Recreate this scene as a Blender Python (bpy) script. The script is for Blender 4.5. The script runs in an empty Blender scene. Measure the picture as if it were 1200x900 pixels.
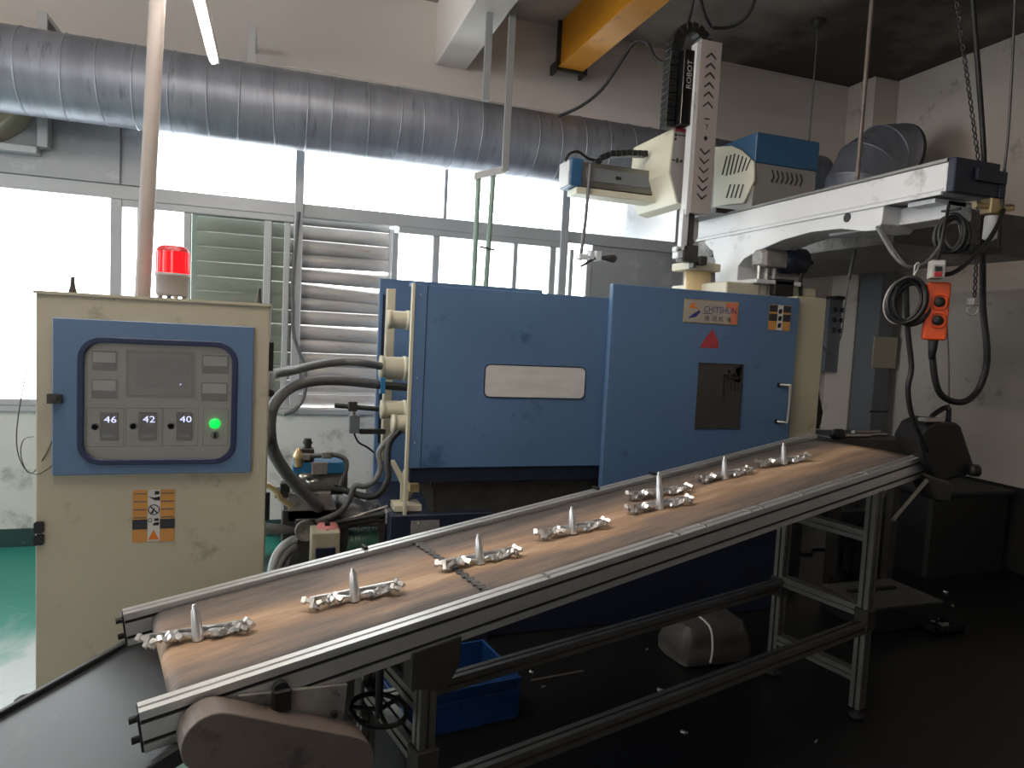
import bpy, bmesh, math, random
from mathutils import Vector, Matrix
random.seed(7)
S = bpy.context.scene
COL = S.collection
R = math.radians
V = Vector

# ------------------------------------------------------------------ camera, world, lights, exposure
cam_data = bpy.data.cameras.new('camera'); cam = bpy.data.objects.new('camera', cam_data); COL.objects.link(cam)
cam_data.sensor_fit = 'HORIZONTAL'; cam_data.sensor_width = 36.0; cam_data.lens = 24.53; cam_data.clip_end = 200
yaw, pitch, roll = R(18.80), R(-4.071), R(2.883)
fw = V((math.sin(yaw)*math.cos(pitch), math.cos(yaw)*math.cos(pitch), math.sin(pitch)))
rt = V((math.cos(yaw), -math.sin(yaw), 0)); up = rt.cross(fw)
r2 = rt*math.cos(roll) + up*math.sin(roll); u2 = up*math.cos(roll) - rt*math.sin(roll)
cam.matrix_world = Matrix(((r2.x, u2.x, -fw.x, 0), (r2.y, u2.y, -fw.y, 0), (r2.z, u2.z, -fw.z, 1.5), (0, 0, 0, 1)))
S.camera = cam

world = bpy.data.worlds.new('overcast_sky'); S.world = world; world.use_nodes = True
bg = world.node_tree.nodes['Background']
bg.inputs['Color'].default_value = (0.93, 0.97, 1.0, 1); bg.inputs['Strength'].default_value = 7.0

def area(name, loc, aim, sx, sy, power, color, portal=False):
    l = bpy.data.lights.new(name, 'AREA'); l.shape = 'RECTANGLE'; l.size = sx; l.size_y = sy
    l.energy = power; l.color = color
    o = bpy.data.objects.new(name, l); COL.objects.link(o); o.location = loc
    o.rotation_euler = (V(aim) - V(loc)).to_track_quat('-Z', 'Y').to_euler()
    if portal: l.cycles.is_portal = True
    return o
area('window_portal', (-0.4, 5.3, 1.97), (-0.4, 0, 1.97), 7.4, 2.2, 10, (1, 1, 1), True)
area('rear_opening_portal', (-4.5, -5.1, 2.82), (-4.5, 0, 2.82), 2.2, 1.25, 10, (1, 1, 1), True)  # unseen rear wall opening, placed and sized for fill light
area('left_opening_portal', (-6.1, 3.4, 2.12), (0, 3.4, 2.12), 2.4, 2.35, 10, (1, 1, 1), True)  # unseen left wall opening, sized to set the side light

S.view_settings.view_transform = 'Standard'; S.view_settings.look = 'None'
S.view_settings.gamma = 1.0; S.view_settings.use_curve_mapping = False
S.view_settings.exposure = 0.4
S.cycles.use_denoising = True
S.cycles.max_bounces = 10; S.cycles.diffuse_bounces = 6; S.cycles.transparent_max_bounces = 12
S.cycles.sample_clamp_indirect = 6.0; S.cycles.caustics_reflective = False; S.cycles.caustics_refractive = False

# ------------------------------------------------------------------ materials
def lin(c):
    return tuple(((v/255)/12.92 if v/255 <= 0.04045 else ((v/255+0.055)/1.055)**2.4) for v in c)
def paint(name, rgb, rough=0.5, metal=0.0, var=0.10, scale=5.0, dirt=None, dirt_amt=0.0, bump=0.0, bscale=60, coord='Object', spec=0.5, stretch=(1, 1, 1), emit=None, estr=0):
    m = bpy.data.materials.new(name); m.use_nodes = True
    nt = m.node_tree; n = nt.nodes; l = nt.links; b = n['Principled BSDF']
    c = lin(rgb)
    tc = n.new('ShaderNodeTexCoord'); mp = n.new('ShaderNodeMapping'); l.new(tc.outputs[coord], mp.inputs['Vector'])
    mp.inputs['Scale'].default_value = stretch
    no = n.new('ShaderNodeTexNoise'); no.inputs['Scale'].default_value = scale; no.inputs['Detail'].default_value = 5
    l.new(mp.outputs[0], no.inputs['Vector'])
    ra = n.new('ShaderNodeValToRGB'); l.new(no.outputs['Fac'], ra.inputs[0])
    ra.color_ramp.elements[0].position = 0.3; ra.color_ramp.elements[1].position = 0.7
    ra.color_ramp.elements[0].color = tuple(max(0, v*(1-var)) for v in c)+(1,)
    ra.color_ramp.elements[1].color = tuple(min(1, v*(1+var)) for v in c)+(1,)
    out = ra.outputs[0]
    if dirt:
        n2 = n.new('ShaderNodeTexNoise'); n2.inputs['Scale'].default_value = scale*2.3; n2.inputs['Detail'].default_value = 8; n2.inputs['Roughness'].default_value = 0.65
        l.new(mp.outputs[0], n2.inputs['Vector'])
        r3 = n.new('ShaderNodeValToRGB'); l.new(n2.outputs['Fac'], r3.inputs[0])
        r3.color_ramp.elements[0].position = 0.62-dirt_amt*0.3; r3.color_ramp.elements[1].position = 0.78-dirt_amt*0.2
        mx = n.new('ShaderNodeMix'); mx.data_type = 'RGBA'; l.new(r3.outputs[0], mx.inputs[0]); l.new(out, mx.inputs[6]); mx.inputs[7].default_value = lin(dirt)+(1,)
        out = mx.outputs[2]
    l.new(out, b.inputs['Base Color'])
    b.inputs['Roughness'].default_value = rough; b.inputs['Metallic'].default_value = metal; b.inputs['Specular IOR Level'].default_value = spec
    if bump:
        nb = n.new('ShaderNodeTexNoise'); nb.inputs['Scale'].default_value = bscale; nb.inputs['Detail'].default_value = 4; l.new(mp.outputs[0], nb.inputs['Vector'])
        bp = n.new('ShaderNodeBump'); bp.inputs['Strength'].default_value = bump; bp.inputs['Distance'].default_value = 0.01
        l.new(nb.outputs['Fac'], bp.inputs['Height']); l.new(bp.outputs[0], b.inputs['Normal'])
    if emit: b.inputs['Emission Color'].default_value = lin(emit)+(1,); b.inputs['Emission Strength'].default_value = estr
    return m
def pane(name, tint, milk, milk_rgb, rough=0.08, gloss=0.12):
    m = bpy.data.materials.new(name); m.use_nodes = True; nt = m.node_tree; n = nt.nodes; l = nt.links
    for x in list(n):
        if x.type != 'OUTPUT_MATERIAL': n.remove(x)
    t = n.new('ShaderNodeBsdfTransparent'); t.inputs[0].default_value = tint+(1,)
    g = n.new('ShaderNodeBsdfGlossy'); g.inputs['Roughness'].default_value = rough; g.inputs[0].default_value = (0.9, 0.9, 0.9, 1)
    d = n.new('ShaderNodeBsdfDiffuse'); no = n.new('ShaderNodeTexNoise'); no.inputs['Scale'].default_value = 4
    ra = n.new('ShaderNodeValToRGB'); l.new(no.outputs['Fac'], ra.inputs[0]); c = lin(milk_rgb)
    ra.color_ramp.elements[0].color = tuple(v*0.8 for v in c)+(1,); ra.color_ramp.elements[1].color = tuple(min(1, v*1.15) for v in c)+(1,)
    l.new(ra.outputs[0], d.inputs[0])
    m1 = n.new('ShaderNodeMixShader'); m1.inputs[0].default_value = milk; l.new(t.outputs[0], m1.inputs[1]); l.new(d.outputs[0], m1.inputs[2])
    fr = n.new('ShaderNodeFresnel'); fr.inputs[0].default_value = 1.35
    mul = n.new('ShaderNodeMath'); mul.operation = 'MULTIPLY'; l.new(fr.outputs[0], mul.inputs[0]); mul.inputs[1].default_value = gloss/0.12
    m2 = n.new('ShaderNodeMixShader'); l.new(mul.outputs[0], m2.inputs[0]); l.new(m1.outputs[0], m2.inputs[1]); l.new(g.outputs[0], m2.inputs[2])
    l.new(m2.outputs[0], n['Material Output'].inputs[0])
    return m

TUBE = 52.0           # tube glow of the seen batten and the two added ones
M = {}
M['wall'] = paint('wall_paint', (218, 210, 204), 0.85, var=0.05, scale=1.2, dirt=(150, 140, 130), dirt_amt=0.1, bump=0.05, coord='Generated')
M['wall_right'] = paint('right_wall_paint', (206, 196, 186), 0.85, var=0.05, scale=1.5, dirt=(120, 110, 100), dirt_amt=0.1)
M['wall_low'] = paint('lower_wall_paint', (208, 208, 203), 0.8, var=0.06, scale=2.5, dirt=(140, 142, 134), dirt_amt=0.25)
M['dado_green'] = paint('dark_green_dado', (30, 62, 60), 0.6, var=0.2, scale=6, dirt=(130, 140, 135), dirt_amt=0.05)
M['dado_black'] = paint('black_dado', (22, 22, 22), 0.7, var=0.2, scale=4)

M['alu'] = paint('window_aluminium', (178, 180, 182), 0.4, 0.25, var=0.05, scale=4)
M['extr'] = paint('anodised_aluminium', (226, 226, 226), 0.5, 1.0, var=0.06, scale=6, stretch=(1, 1, 1))
M['extr_dark'] = paint('grey_extrusion', (136, 134, 130), 0.5, 1.0, var=0.1, scale=8)
M['slot'] = paint('black_slot_strip', (12, 12, 13), 0.6)
M['duct'] = paint('galvanised_duct', (146, 150, 162), 0.42, 0.5, var=0.16, scale=2.5, dirt=(95, 100, 108), dirt_amt=0.15, stretch=(6, 1, 1))
M['seam'] = paint('duct_seam', (92, 96, 106), 0.5, 0.3)
M['sheet'] = paint('galvanised_sheet', (164, 166, 170), 0.45, 0.2, var=0.1, scale=3, dirt=(196, 198, 200), dirt_amt=0.2)
M['cream'] = paint('cream_enamel', (186, 180, 158), 0.5, var=0.05, scale=4, dirt=(150, 140, 112), dirt_amt=0.08)
M['cabinet'] = paint('beige_cabinet_enamel', (182, 174, 154), 0.5, var=0.05, scale=3, dirt=(128, 118, 92), dirt_amt=0.12)
M['cream_light'] = paint('pale_cream_plastic', (208, 204, 184), 0.5, var=0.03)
M['blue_cab'] = paint('blue_cabinet_door', (88, 114, 148), 0.45, var=0.05, scale=3)
M['blue'] = paint('machine_blue', (84, 112, 148), 0.42, var=0.06, scale=2.2, dirt=(40, 66, 104), dirt_amt=0.08)
M['blue_dark'] = paint('dark_blue_enamel', (24, 31, 50), 0.45, var=0.15, scale=4, dirt=(24, 24, 28), dirt_amt=0.2)
M['blue_cover'] = paint('robot_blue_cover', (46, 88, 126), 0.4, var=0.05)
M['navy'] = paint('navy_gasket', (32, 44, 76), 0.5, var=0.05)
M['black'] = paint('black_rubber', (22, 22, 23), 0.55, var=0.2, scale=20)
M['black_gloss'] = paint('black_plastic', (16, 16, 17), 0.3, var=0.1)
M['hose'] = paint('dark_grey_hose', (92, 92, 92), 0.5, var=0.15, scale=30)
M['steel'] = paint('brushed_steel', (170, 166, 160), 0.32, 0.9, var=0.1, scale=10, dirt=(110, 104, 98), dirt_amt=0.1)
M['cover_steel'] = paint('worn_steel_cover', (112, 102, 96), 0.5, 0.35, var=0.15, scale=5, dirt=(70, 62, 56), dirt_amt=0.25)
M['cast'] = paint('fresh_zinc_casting', (225, 225, 225), 0.28, 0.85, var=0.08, scale=30)
M['white_metal'] = paint('white_robot_enamel', (205, 206, 208), 0.42, var=0.05, scale=3, dirt=(120, 116, 110), dirt_amt=0.12)
M['robot_grey'] = paint('grey_robot_cover', (142, 140, 136), 0.5, var=0.05, scale=4)
M['arm_grey'] = paint('arm_cover_grey', (160, 152, 148), 0.5, var=0.05, scale=4)
M['dark_steel'] = paint('oily_dark_steel', (64, 62, 60), 0.45, 0.4, var=0.25, scale=12)
M['grime'] = paint('oily_grey_casting', (132, 128, 124), 0.55, 0.2, var=0.3, scale=12, dirt=(40, 38, 36), dirt_amt=0.2)
M['tan'] = paint('tan_cylinder', (196, 172, 128), 0.45, var=0.08)
M['yellow'] = paint('crane_yellow', (226, 152, 30), 0.5, var=0.08, scale=3, dirt=(170, 110, 24), dirt_amt=0.1)
M['conduit'] = paint('painted_conduit', (176, 170, 166), 0.5, var=0.05)
M['beacon_grey'] = paint('beacon_grey_plastic', (146, 142, 146), 0.5, var=0.03)
M['pole'] = paint('dull_pole_paint', (146, 138, 134), 0.5, var=0.05)
M['pipe_grey'] = paint('grey_pipe', (150, 154, 156), 0.45, 0.3, var=0.08)
M['pipe_green'] = paint('pale_green_pipe', (126, 150, 138), 0.45, 0.1, var=0.08)
M['orange'] = paint('orange_pendant', (208, 76, 24), 0.35, var=0.05)
M['grey_plastic'] = paint('grey_plastic', (170, 166, 160), 0.5, var=0.04)
M['grey_box'] = paint('grey_metal_box', (112, 116, 122), 0.5, var=0.06)
M['instr'] = paint('instrument_plate', (236, 230, 220), 0.5, var=0.03)
M['meter_white'] = paint('meter_face', (226, 224, 216), 0.5, var=0.02)
M['meter_grey'] = paint('meter_lower', (96, 100, 108), 0.5, var=0.05)
M['screen'] = paint('screen_off', (128, 130, 134), 0.25, var=0.03)
M['screen_frame'] = paint('screen_frame', (142, 142, 140), 0.5, var=0.03)
M['ctrl'] = paint('controller_face', (42, 44, 52), 0.35, var=0.05)
M['digits'] = paint('lit_digits', (220, 220, 255), 0.4, emit=(200, 205, 255), estr=1.6)
M['green_lamp'] = paint('green_lamp', (10, 200, 80), 0.3, emit=(0, 225, 80), estr=0.9)
M['red_lens'] = paint('red_beacon_lens', (230, 20, 30), 0.2, emit=(255, 18, 26), estr=0.75)
M['red_dark'] = paint('red_beacon_cap', (170, 40, 50), 0.4)
M['orange_label'] = paint('orange_label', (196, 140, 72), 0.6, var=0.06, scale=20)
M['dark_label'] = paint('dark_label', (44, 46, 54), 0.6)
M['white_label'] = paint('white_label', (200, 198, 196), 0.6)
M['red_label'] = paint('red_label', (160, 56, 66), 0.6)
M['ink'] = paint('black_ink', (18, 18, 20), 0.6)
M['blue_ink'] = paint('blue_ink', (44, 52, 120), 0.6)
M['amber'] = paint('amber_print', (220, 120, 40), 0.6)
M['plate'] = paint('sign_plate', (178, 170, 160), 0.45, 0.2)
M['plate_rim'] = paint('sign_rim', (176, 160, 110), 0.4, 0.5)
M['salmon'] = paint('salmon_print', (206, 120, 88), 0.6)
M['brass'] = paint('brass', (190, 170, 130), 0.35, 0.8)
M['crate'] = paint('blue_crate_plastic', (18, 58, 108), 0.45, var=0.06)
M['green_motor'] = paint('dark_green_motor', (44, 84, 66), 0.45, var=0.1)
M['teal_blue'] = paint('valve_blue', (36, 104, 150), 0.45, var=0.1)
M['pink'] = paint('pink_filler_cap', (206, 130, 128), 0.5)
M['plastic_sheet'] = paint('grey_plastic_sheet', (70, 68, 66), 0.4, var=0.2, scale=8)
M['chute'] = paint('smooth_dark_steel', (40, 40, 41), 0.42, 0.0, var=0.08, scale=4, dirt=(62, 58, 56), dirt_amt=0.1, spec=0.25)
M['bin'] = paint('dark_bin_plastic', (32, 32, 32), 0.6, var=0.1)
M['bark'] = paint('grimy_cloth', (74, 70, 60), 0.8, var=0.4, scale=30)
M['slat'] = paint('weathered_slat', (176, 172, 168), 0.45, 0.3, var=0.15, scale=3, dirt=(150, 118, 98), dirt_amt=0.18, stretch=(1, 1, 6))
M['lamp_tube'] = paint('lit_fluorescent_tube', (240, 240, 235), 0.4, emit=(255, 244, 232), estr=TUBE)
M['glass'] = pane('clear_window_glass', (0.95, 0.97, 0.96), 0.03, (220, 222, 220), gloss=0.10)
M['glass_film'] = pane('dusty_window_glass', (0.80, 0.86, 0.80), 0.30, (176, 182, 172), gloss=0.10)
M['frost'] = pane('sooty_glass', (0.12, 0.12, 0.12), 0.4, (150, 150, 150), rough=0.3, gloss=0.10)
M['haze_acrylic'] = pane('scratched_acrylic', (0.95, 0.95, 0.95), 0.24, (204, 202, 198), rough=0.15, gloss=0.14)
M['milky'] = pane('milky_acrylic', (0.5, 0.5, 0.52), 0.85, (224, 224, 222), rough=0.2, gloss=0.12)
M['smoke'] = pane('smoked_window', (0.10, 0.10, 0.11), 0.45, (98, 95, 94), rough=0.15, gloss=0.12)

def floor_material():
    m = bpy.data.materials.new('worn_shaded_green_epoxy'); m.use_nodes = True; nt = m.node_tree; n = nt.nodes; l = nt.links; b = n['Principled BSDF']
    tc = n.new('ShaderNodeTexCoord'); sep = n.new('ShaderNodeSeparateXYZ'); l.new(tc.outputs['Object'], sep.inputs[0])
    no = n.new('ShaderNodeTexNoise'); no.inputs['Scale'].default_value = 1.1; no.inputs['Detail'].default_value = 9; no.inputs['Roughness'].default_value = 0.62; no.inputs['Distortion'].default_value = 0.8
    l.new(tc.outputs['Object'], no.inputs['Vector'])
    # worn screed and painted window glare, pale patches along the gangway beside the cabinet
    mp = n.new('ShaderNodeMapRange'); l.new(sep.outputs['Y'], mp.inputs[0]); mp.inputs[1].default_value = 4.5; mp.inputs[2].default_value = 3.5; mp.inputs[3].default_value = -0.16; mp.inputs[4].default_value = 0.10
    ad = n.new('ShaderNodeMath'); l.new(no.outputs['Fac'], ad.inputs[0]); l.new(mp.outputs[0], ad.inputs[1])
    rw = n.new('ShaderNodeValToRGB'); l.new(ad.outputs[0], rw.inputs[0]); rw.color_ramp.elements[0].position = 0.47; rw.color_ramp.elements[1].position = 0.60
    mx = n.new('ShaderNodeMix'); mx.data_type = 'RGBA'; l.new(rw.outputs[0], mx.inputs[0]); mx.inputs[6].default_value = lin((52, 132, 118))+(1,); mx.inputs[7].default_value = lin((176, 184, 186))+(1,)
    # old oil and release agent, plus painted-in shade, blacken the floor around the machine
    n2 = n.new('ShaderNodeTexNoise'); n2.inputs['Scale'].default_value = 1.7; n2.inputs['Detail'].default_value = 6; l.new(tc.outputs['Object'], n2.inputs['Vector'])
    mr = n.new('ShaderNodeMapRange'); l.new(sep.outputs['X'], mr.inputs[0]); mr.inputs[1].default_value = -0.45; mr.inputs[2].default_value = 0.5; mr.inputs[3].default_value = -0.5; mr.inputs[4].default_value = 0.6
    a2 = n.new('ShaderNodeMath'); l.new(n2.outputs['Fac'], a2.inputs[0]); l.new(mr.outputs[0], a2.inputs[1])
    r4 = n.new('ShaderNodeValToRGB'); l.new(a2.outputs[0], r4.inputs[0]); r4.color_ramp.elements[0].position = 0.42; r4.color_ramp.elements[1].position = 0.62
    oil_shade = n.new('ShaderNodeValToRGB'); l.new(n2.outputs['Fac'], oil_shade.inputs[0]); oil_shade.color_ramp.elements[0].color = lin((12, 12, 13))+(1,); oil_shade.color_ramp.elements[1].color = lin((28, 28, 28))+(1,)
    m2 = n.new('ShaderNodeMix'); m2.data_type = 'RGBA'; l.new(r4.outputs[0], m2.inputs[0]); l.new(mx.outputs[2], m2.inputs[6]); l.new(oil_shade.outputs[0], m2.inputs[7])
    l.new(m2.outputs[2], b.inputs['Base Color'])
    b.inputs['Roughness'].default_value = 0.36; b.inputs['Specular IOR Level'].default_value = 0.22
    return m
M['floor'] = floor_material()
def ceiling_material():
    m = bpy.data.materials.new('sooty_ceiling'); m.use_nodes = True; nt = m.node_tree; n = nt.nodes; l = nt.links; b = n['Principled BSDF']
    tc = n.new('ShaderNodeTexCoord'); sep = n.new('ShaderNodeSeparateXYZ'); l.new(tc.outputs['Object'], sep.inputs[0])
    no = n.new('ShaderNodeTexNoise'); no.inputs['Scale'].default_value = 0.9; no.inputs['Detail'].default_value = 7; no.inputs['Roughness'].default_value = 0.6; l.new(tc.outputs['Object'], no.inputs['Vector'])
    # years of die smoke blacken the ceiling over the machine
    mr = n.new('ShaderNodeMapRange'); l.new(sep.outputs['X'], mr.inputs[0]); mr.inputs[1].default_value = 2.2; mr.inputs[2].default_value = 4.0; mr.inputs[3].default_value = 0.0; mr.inputs[4].default_value = 0.45
    ad = n.new('ShaderNodeMath'); l.new(no.outputs['Fac'], ad.inputs[0]); l.new(mr.outputs[0], ad.inputs[1])
    ra = n.new('ShaderNodeValToRGB'); l.new(ad.outputs[0], ra.inputs[0]); e = ra.color_ramp.elements
    e[0].position = 0.35; e[0].color = lin((196, 186, 176))+(1,); e[1].position = 0.9; e[1].color = lin((70, 64, 60))+(1,)
    l.new(ra.outputs[0], b.inputs['Base Color']); b.inputs['Roughness'].default_value = 0.9
    return m
M['ceiling'] = ceiling_material()
def belt_material():
    m = bpy.data.materials.new('dusty_conveyor_belt'); m.use_nodes = True; nt = m.node_tree; n = nt.nodes; l = nt.links; b = n['Principled BSDF']
    tc = n.new('ShaderNodeTexCoord'); sep = n.new('ShaderNodeSeparateXYZ'); l.new(tc.outputs['Object'], sep.inputs[0])
    mp = n.new('ShaderNodeMapping'); l.new(tc.outputs['Object'], mp.inputs[0]); mp.inputs['Scale'].default_value = (0.8, 5, 1)
    no = n.new('ShaderNodeTexNoise'); no.inputs['Scale'].default_value = 3.2; no.inputs['Detail'].default_value = 8; no.inputs['Roughness'].default_value = 0.6; l.new(mp.outputs[0], no.inputs[0])
    # rusty release-agent dust lies along the middle of the belt; its edges are bare black rubber
    cen = n.new('ShaderNodeMath'); cen.operation = 'SUBTRACT'; l.new(sep.outputs['Y'], cen.inputs[0]); cen.inputs[1].default_value = 0.28
    ab = n.new('ShaderNodeMath'); ab.operation = 'ABSOLUTE'; l.new(cen.outputs[0], ab.inputs[0])
    mr = n.new('ShaderNodeMapRange'); l.new(ab.outputs[0], mr.inputs[0]); mr.inputs[1].default_value = 0.02; mr.inputs[2].default_value = 0.24; mr.inputs[3].default_value = 0.30; mr.inputs[4].default_value = -0.28
    ad = n.new('ShaderNodeMath'); l.new(no.outputs['Fac'], ad.inputs[0]); l.new(mr.outputs[0], ad.inputs[1])
    ra = n.new('ShaderNodeValToRGB'); l.new(ad.outputs[0], ra.inputs[0])
    e = ra.color_ramp.elements; e[0].position = 0.25; e[0].color = lin((84, 80, 78))+(1,); e[1].position = 0.95; e[1].color = lin((204, 176, 148))+(1,)
    k = e.new(0.5); k.color = lin((126, 112, 104))+(1,); k = e.new(0.72); k.color = lin((166, 138, 114))+(1,)
    l.new(ra.outputs[0], b.inputs['Base Color']); b.inputs['Roughness'].default_value = 0.55; b.inputs['Specular IOR Level'].default_value = 0.3
    nb = n.new('ShaderNodeTexNoise'); nb.inputs['Scale'].default_value = 26; nb.inputs['Detail'].default_value = 6; l.new(mp.outputs[0], nb.inputs[0])
    bp = n.new('ShaderNodeBump'); bp.inputs['Strength'].default_value = 0.6; bp.inputs['Distance'].default_value = 0.01; l.new(nb.outputs['Fac'], bp.inputs['Height']); l.new(bp.outputs[0], b.inputs['Normal'])
    return m
M['belt'] = belt_material()

# ------------------------------------------------------------------ mesh helpers
class MB:
    """collects shapes (world or local metres) into one mesh"""
    def __init__(s): s.v = []; s.f = []; s.sm = []
    def add(s, vs, fs, smooth=False):
        o = len(s.v); s.v += [tuple(v) for v in vs]
        for f in fs: s.f.append([i+o for i in f]); s.sm.append(smooth)
        return s
    def box(s, a, b):
        x0, x1 = sorted((a[0], b[0])); y0, y1 = sorted((a[1], b[1])); z0, z1 = sorted((a[2], b[2]))
        return s.add([(x0,y0,z0),(x1,y0,z0),(x1,y1,z0),(x0,y1,z0),(x0,y0,z1),(x1,y0,z1),(x1,y1,z1),(x0,y1,z1)],
                     [(0,3,2,1),(4,5,6,7),(0,1,5,4),(1,2,6,5),(2,3,7,6),(3,0,4,7)])
    def prism(s, pts, d):
        """closed polygon pts (3-D, counter-clockwise seen against d) pushed along vector d"""
        n = len(pts); P = [V(p) for p in pts]; D = V(d)
        nrm = sum(((P[i]-P[0]).cross(P[(i+1) % n]-P[0]) for i in range(n)), V())
        if nrm.dot(D) > 0: P.reverse()
        vs = P + [p+D for p in P]
        fs = [list(range(n)), list(range(2*n-1, n-1, -1))] + [(i, i+n, (i+1) % n+n, (i+1) % n) for i in range(n)]
        return s.add(vs, fs)
    def loft(s, rings, caps=True, smooth=True, closed=True):
        n = len(rings[0]); vs = [p for r in rings for p in r]; fs = []
        for k in range(len(rings)-1):
            for i in range(n if closed else n-1):
                j = (i+1) % n
                fs.append((k*n+i, k*n+j, (k+1)*n+j, (k+1)*n+i))
        s.add(vs, fs, smooth)
        if caps:
            s.add(rings[0], [list(range(n-1, -1, -1))]); s.add(rings[-1], [list(range(n))])
        return s
    def cyl(s, p0, p1, r, r1=None, seg=16, caps=True):
        p0, p1 = V(p0), V(p1); d = (p1-p0).normalized(); a = d.orthogonal().normalized(); b = d.cross(a); r1 = r if r1 is None else r1
        ring = lambda p, q: [p+(a*math.cos(2*math.pi*i/seg)+b*math.sin(2*math.pi*i/seg))*q for i in range(seg)]
        return s.loft([ring(p0, r), ring(p1, r1)], caps)
    def lathe(s, p0, axis, prof, seg=20):
        p0 = V(p0); d = V(axis).normalized(); a = d.orthogonal().normalized(); b = d.cross(a)
        return s.loft([[p0+d*h+(a*math.cos(2*math.pi*i/seg)+b*math.sin(2*math.pi*i/seg))*max(q, 1e-4) for i in range(seg)] for q, h in prof])
    def tube(s, pts, r, seg=8, smooth_n=4, caps=True):
        P = [V(p) for p in pts]
        if smooth_n and len(P) > 2:
            Q = []
            for i in range(len(P)-1):
                a, b, c, d = P[max(i-1, 0)], P[i], P[i+1], P[min(i+2, len(P)-1)]
                for k in range(smooth_n):
                    t = k/smooth_n
                    Q.append(0.5*((2*b)+(c-a)*t+(2*a-5*b+4*c-d)*t*t+(3*b-a-3*c+d)*t**3))
            Q.append(P[-1]); P = Q
        rings = []; a = None
        for i, p in enumerate(P):
            d = (P[min(i+1, len(P)-1)]-P[max(i-1, 0)]).normalized()
            a = d.orthogonal().normalized() if a is None else (a-d*a.dot(d)).normalized()
            b = d.cross(a)
            rr = r(i/(len(P)-1)) if callable(r) else r
            rings.append([p+(a*math.cos(2*math.pi*k/seg)+b*math.sin(2*math.pi*k/seg))*rr for k in range(seg)])
        return s.loft(rings, caps)
    def ring(s, c, axis, R_, r, seg=28, rs=8):
        c = V(c); d = V(axis).normalized(); a = d.orthogonal().normalized(); b = d.cross(a); vs = []; fs = []
        for i in range(seg):
            u = a*math.cos(2*math.pi*i/seg)+b*math.sin(2*math.pi*i/seg)
            for j in range(rs):
                t = 2*math.pi*j/rs; vs.append(c+u*(R_+r*math.cos(t))+d*r*math.sin(t))
        for i in range(seg):
            for j in range(rs):
                i2 = (i+1) % seg; j2 = (j+1) % rs; fs.append((i*rs+j, i2*rs+j, i2*rs+j2, i*rs+j2))
        return s.add(vs, fs, True)
    def extrusion(s, p0, p1, upv, w, h, nt=1, ns=2, g=0.009, dp=0.011):
        """slotted aluminium profile; w across, h along up; nt slots in top/bottom, ns in the sides"""
        p0, p1 = V(p0), V(p1); d = (p1-p0).normalized(); u = V(upv); u = (u-d*u.dot(d)).normalized(); r = d.cross(u)
        poly = []
        def side(a, b, n_, inward):
            a, b = V((a[0], a[1], 0)), V((b[0], b[1], 0)); e = (b-a); L = e.length; e.normalize(); iw = V((inward[0], inward[1], 0))
            poly.append(a)
            for k in range(n_):
                c = a+e*L*(k+0.5)/n_
                poly.extend([c-e*g/2, c-e*g/2+iw*dp, c+e*g/2+iw*dp, c+e*g/2])
        x, y = w/2, h/2
        side((-x, y), (-x, -y), ns, (1, 0)); side((-x, -y), (x, -y), nt, (0, 1)); side((x, -y), (x, y), ns, (-1, 0)); side((x, y), (-x, y), nt, (0, -1))
        pts = [p0+r*q.x+u*q.y for q in poly]
        return s.prism(pts, p1-p0)
    def rrect(s, c, ux, uz, w, h, rad, d, seg=6):
        """rounded rectangle slab: centre c, in-plane axes ux, uz, pushed along d"""
        c, ux, uz = V(c), V(ux), V(uz)
        return s.prism(rrpts(c, ux, uz, w, h, rad, seg), d)
    def frame(s, c, ux, uz, w, h, rad, band, d, seg=6):
        c, ux, uz, d = V(c), V(ux), V(uz), V(d)
        A = rrpts(c, ux, uz, w, h, rad, seg); B = rrpts(c, ux, uz, w-2*band, h-2*band, max(rad-band, 0.002), seg); n = len(A)
        vs = A+B+[p+d for p in A]+[p+d for p in B]; fs = []
        for i in range(n):
            j = (i+1) % n
            fs += [(i, j, n+j, n+i), (2*n+j, 2*n+i, 3*n+i, 3*n+j), (i, 2*n+i, 2*n+j, j), (n+j, 3*n+j, 3*n+i, n+i)]
        return s.add(vs, fs)
    def build(s, name, mat, parent=None, bevel=0, seg=1, tf=None):
        me = bpy.data.meshes.new(name); vs = [V(v) for v in s.v]
        if tf is not None: vs = [tf @ v for v in vs]
        if parent is not None: vs = [IM[parent.name] @ v for v in vs]
        me.from_pydata([tuple(v) for v in vs], [], s.f)
        for p, q in zip(me.polygons, s.sm): p.use_smooth = q
        bm = bmesh.new(); bm.from_mesh(me); bmesh.ops.recalc_face_normals(bm, faces=bm.faces); bm.to_mesh(me); bm.free()
        me.materials.append(mat)
        o = bpy.data.objects.new(name, me); COL.objects.link(o)
        if parent is not None:
            o.parent = parent; IM[o.name] = IM[parent.name]
        else: IM[o.name] = Matrix()
        if bevel:
            b = o.modifiers.new('bevel', 'BEVEL'); b.width = bevel; b.segments = seg; b.limit_method = 'ANGLE'; b.angle_limit = R(40)
        return o
IM = {}
def rrpts(c, ux, uz, w, h, rad, seg=6):
    pts = []
    for sx, sz, a0 in ((1, 1, 0), (-1, 1, 90), (-1, -1, 180), (1, -1, 270)):
        for k in range(seg+1):
            a = R(a0+90*k/seg)
            pts.append(c+ux*(sx*(w/2-rad)+rad*math.cos(a))+uz*(sz*(h/2-rad)+rad*math.sin(a)))
    return pts
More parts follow.
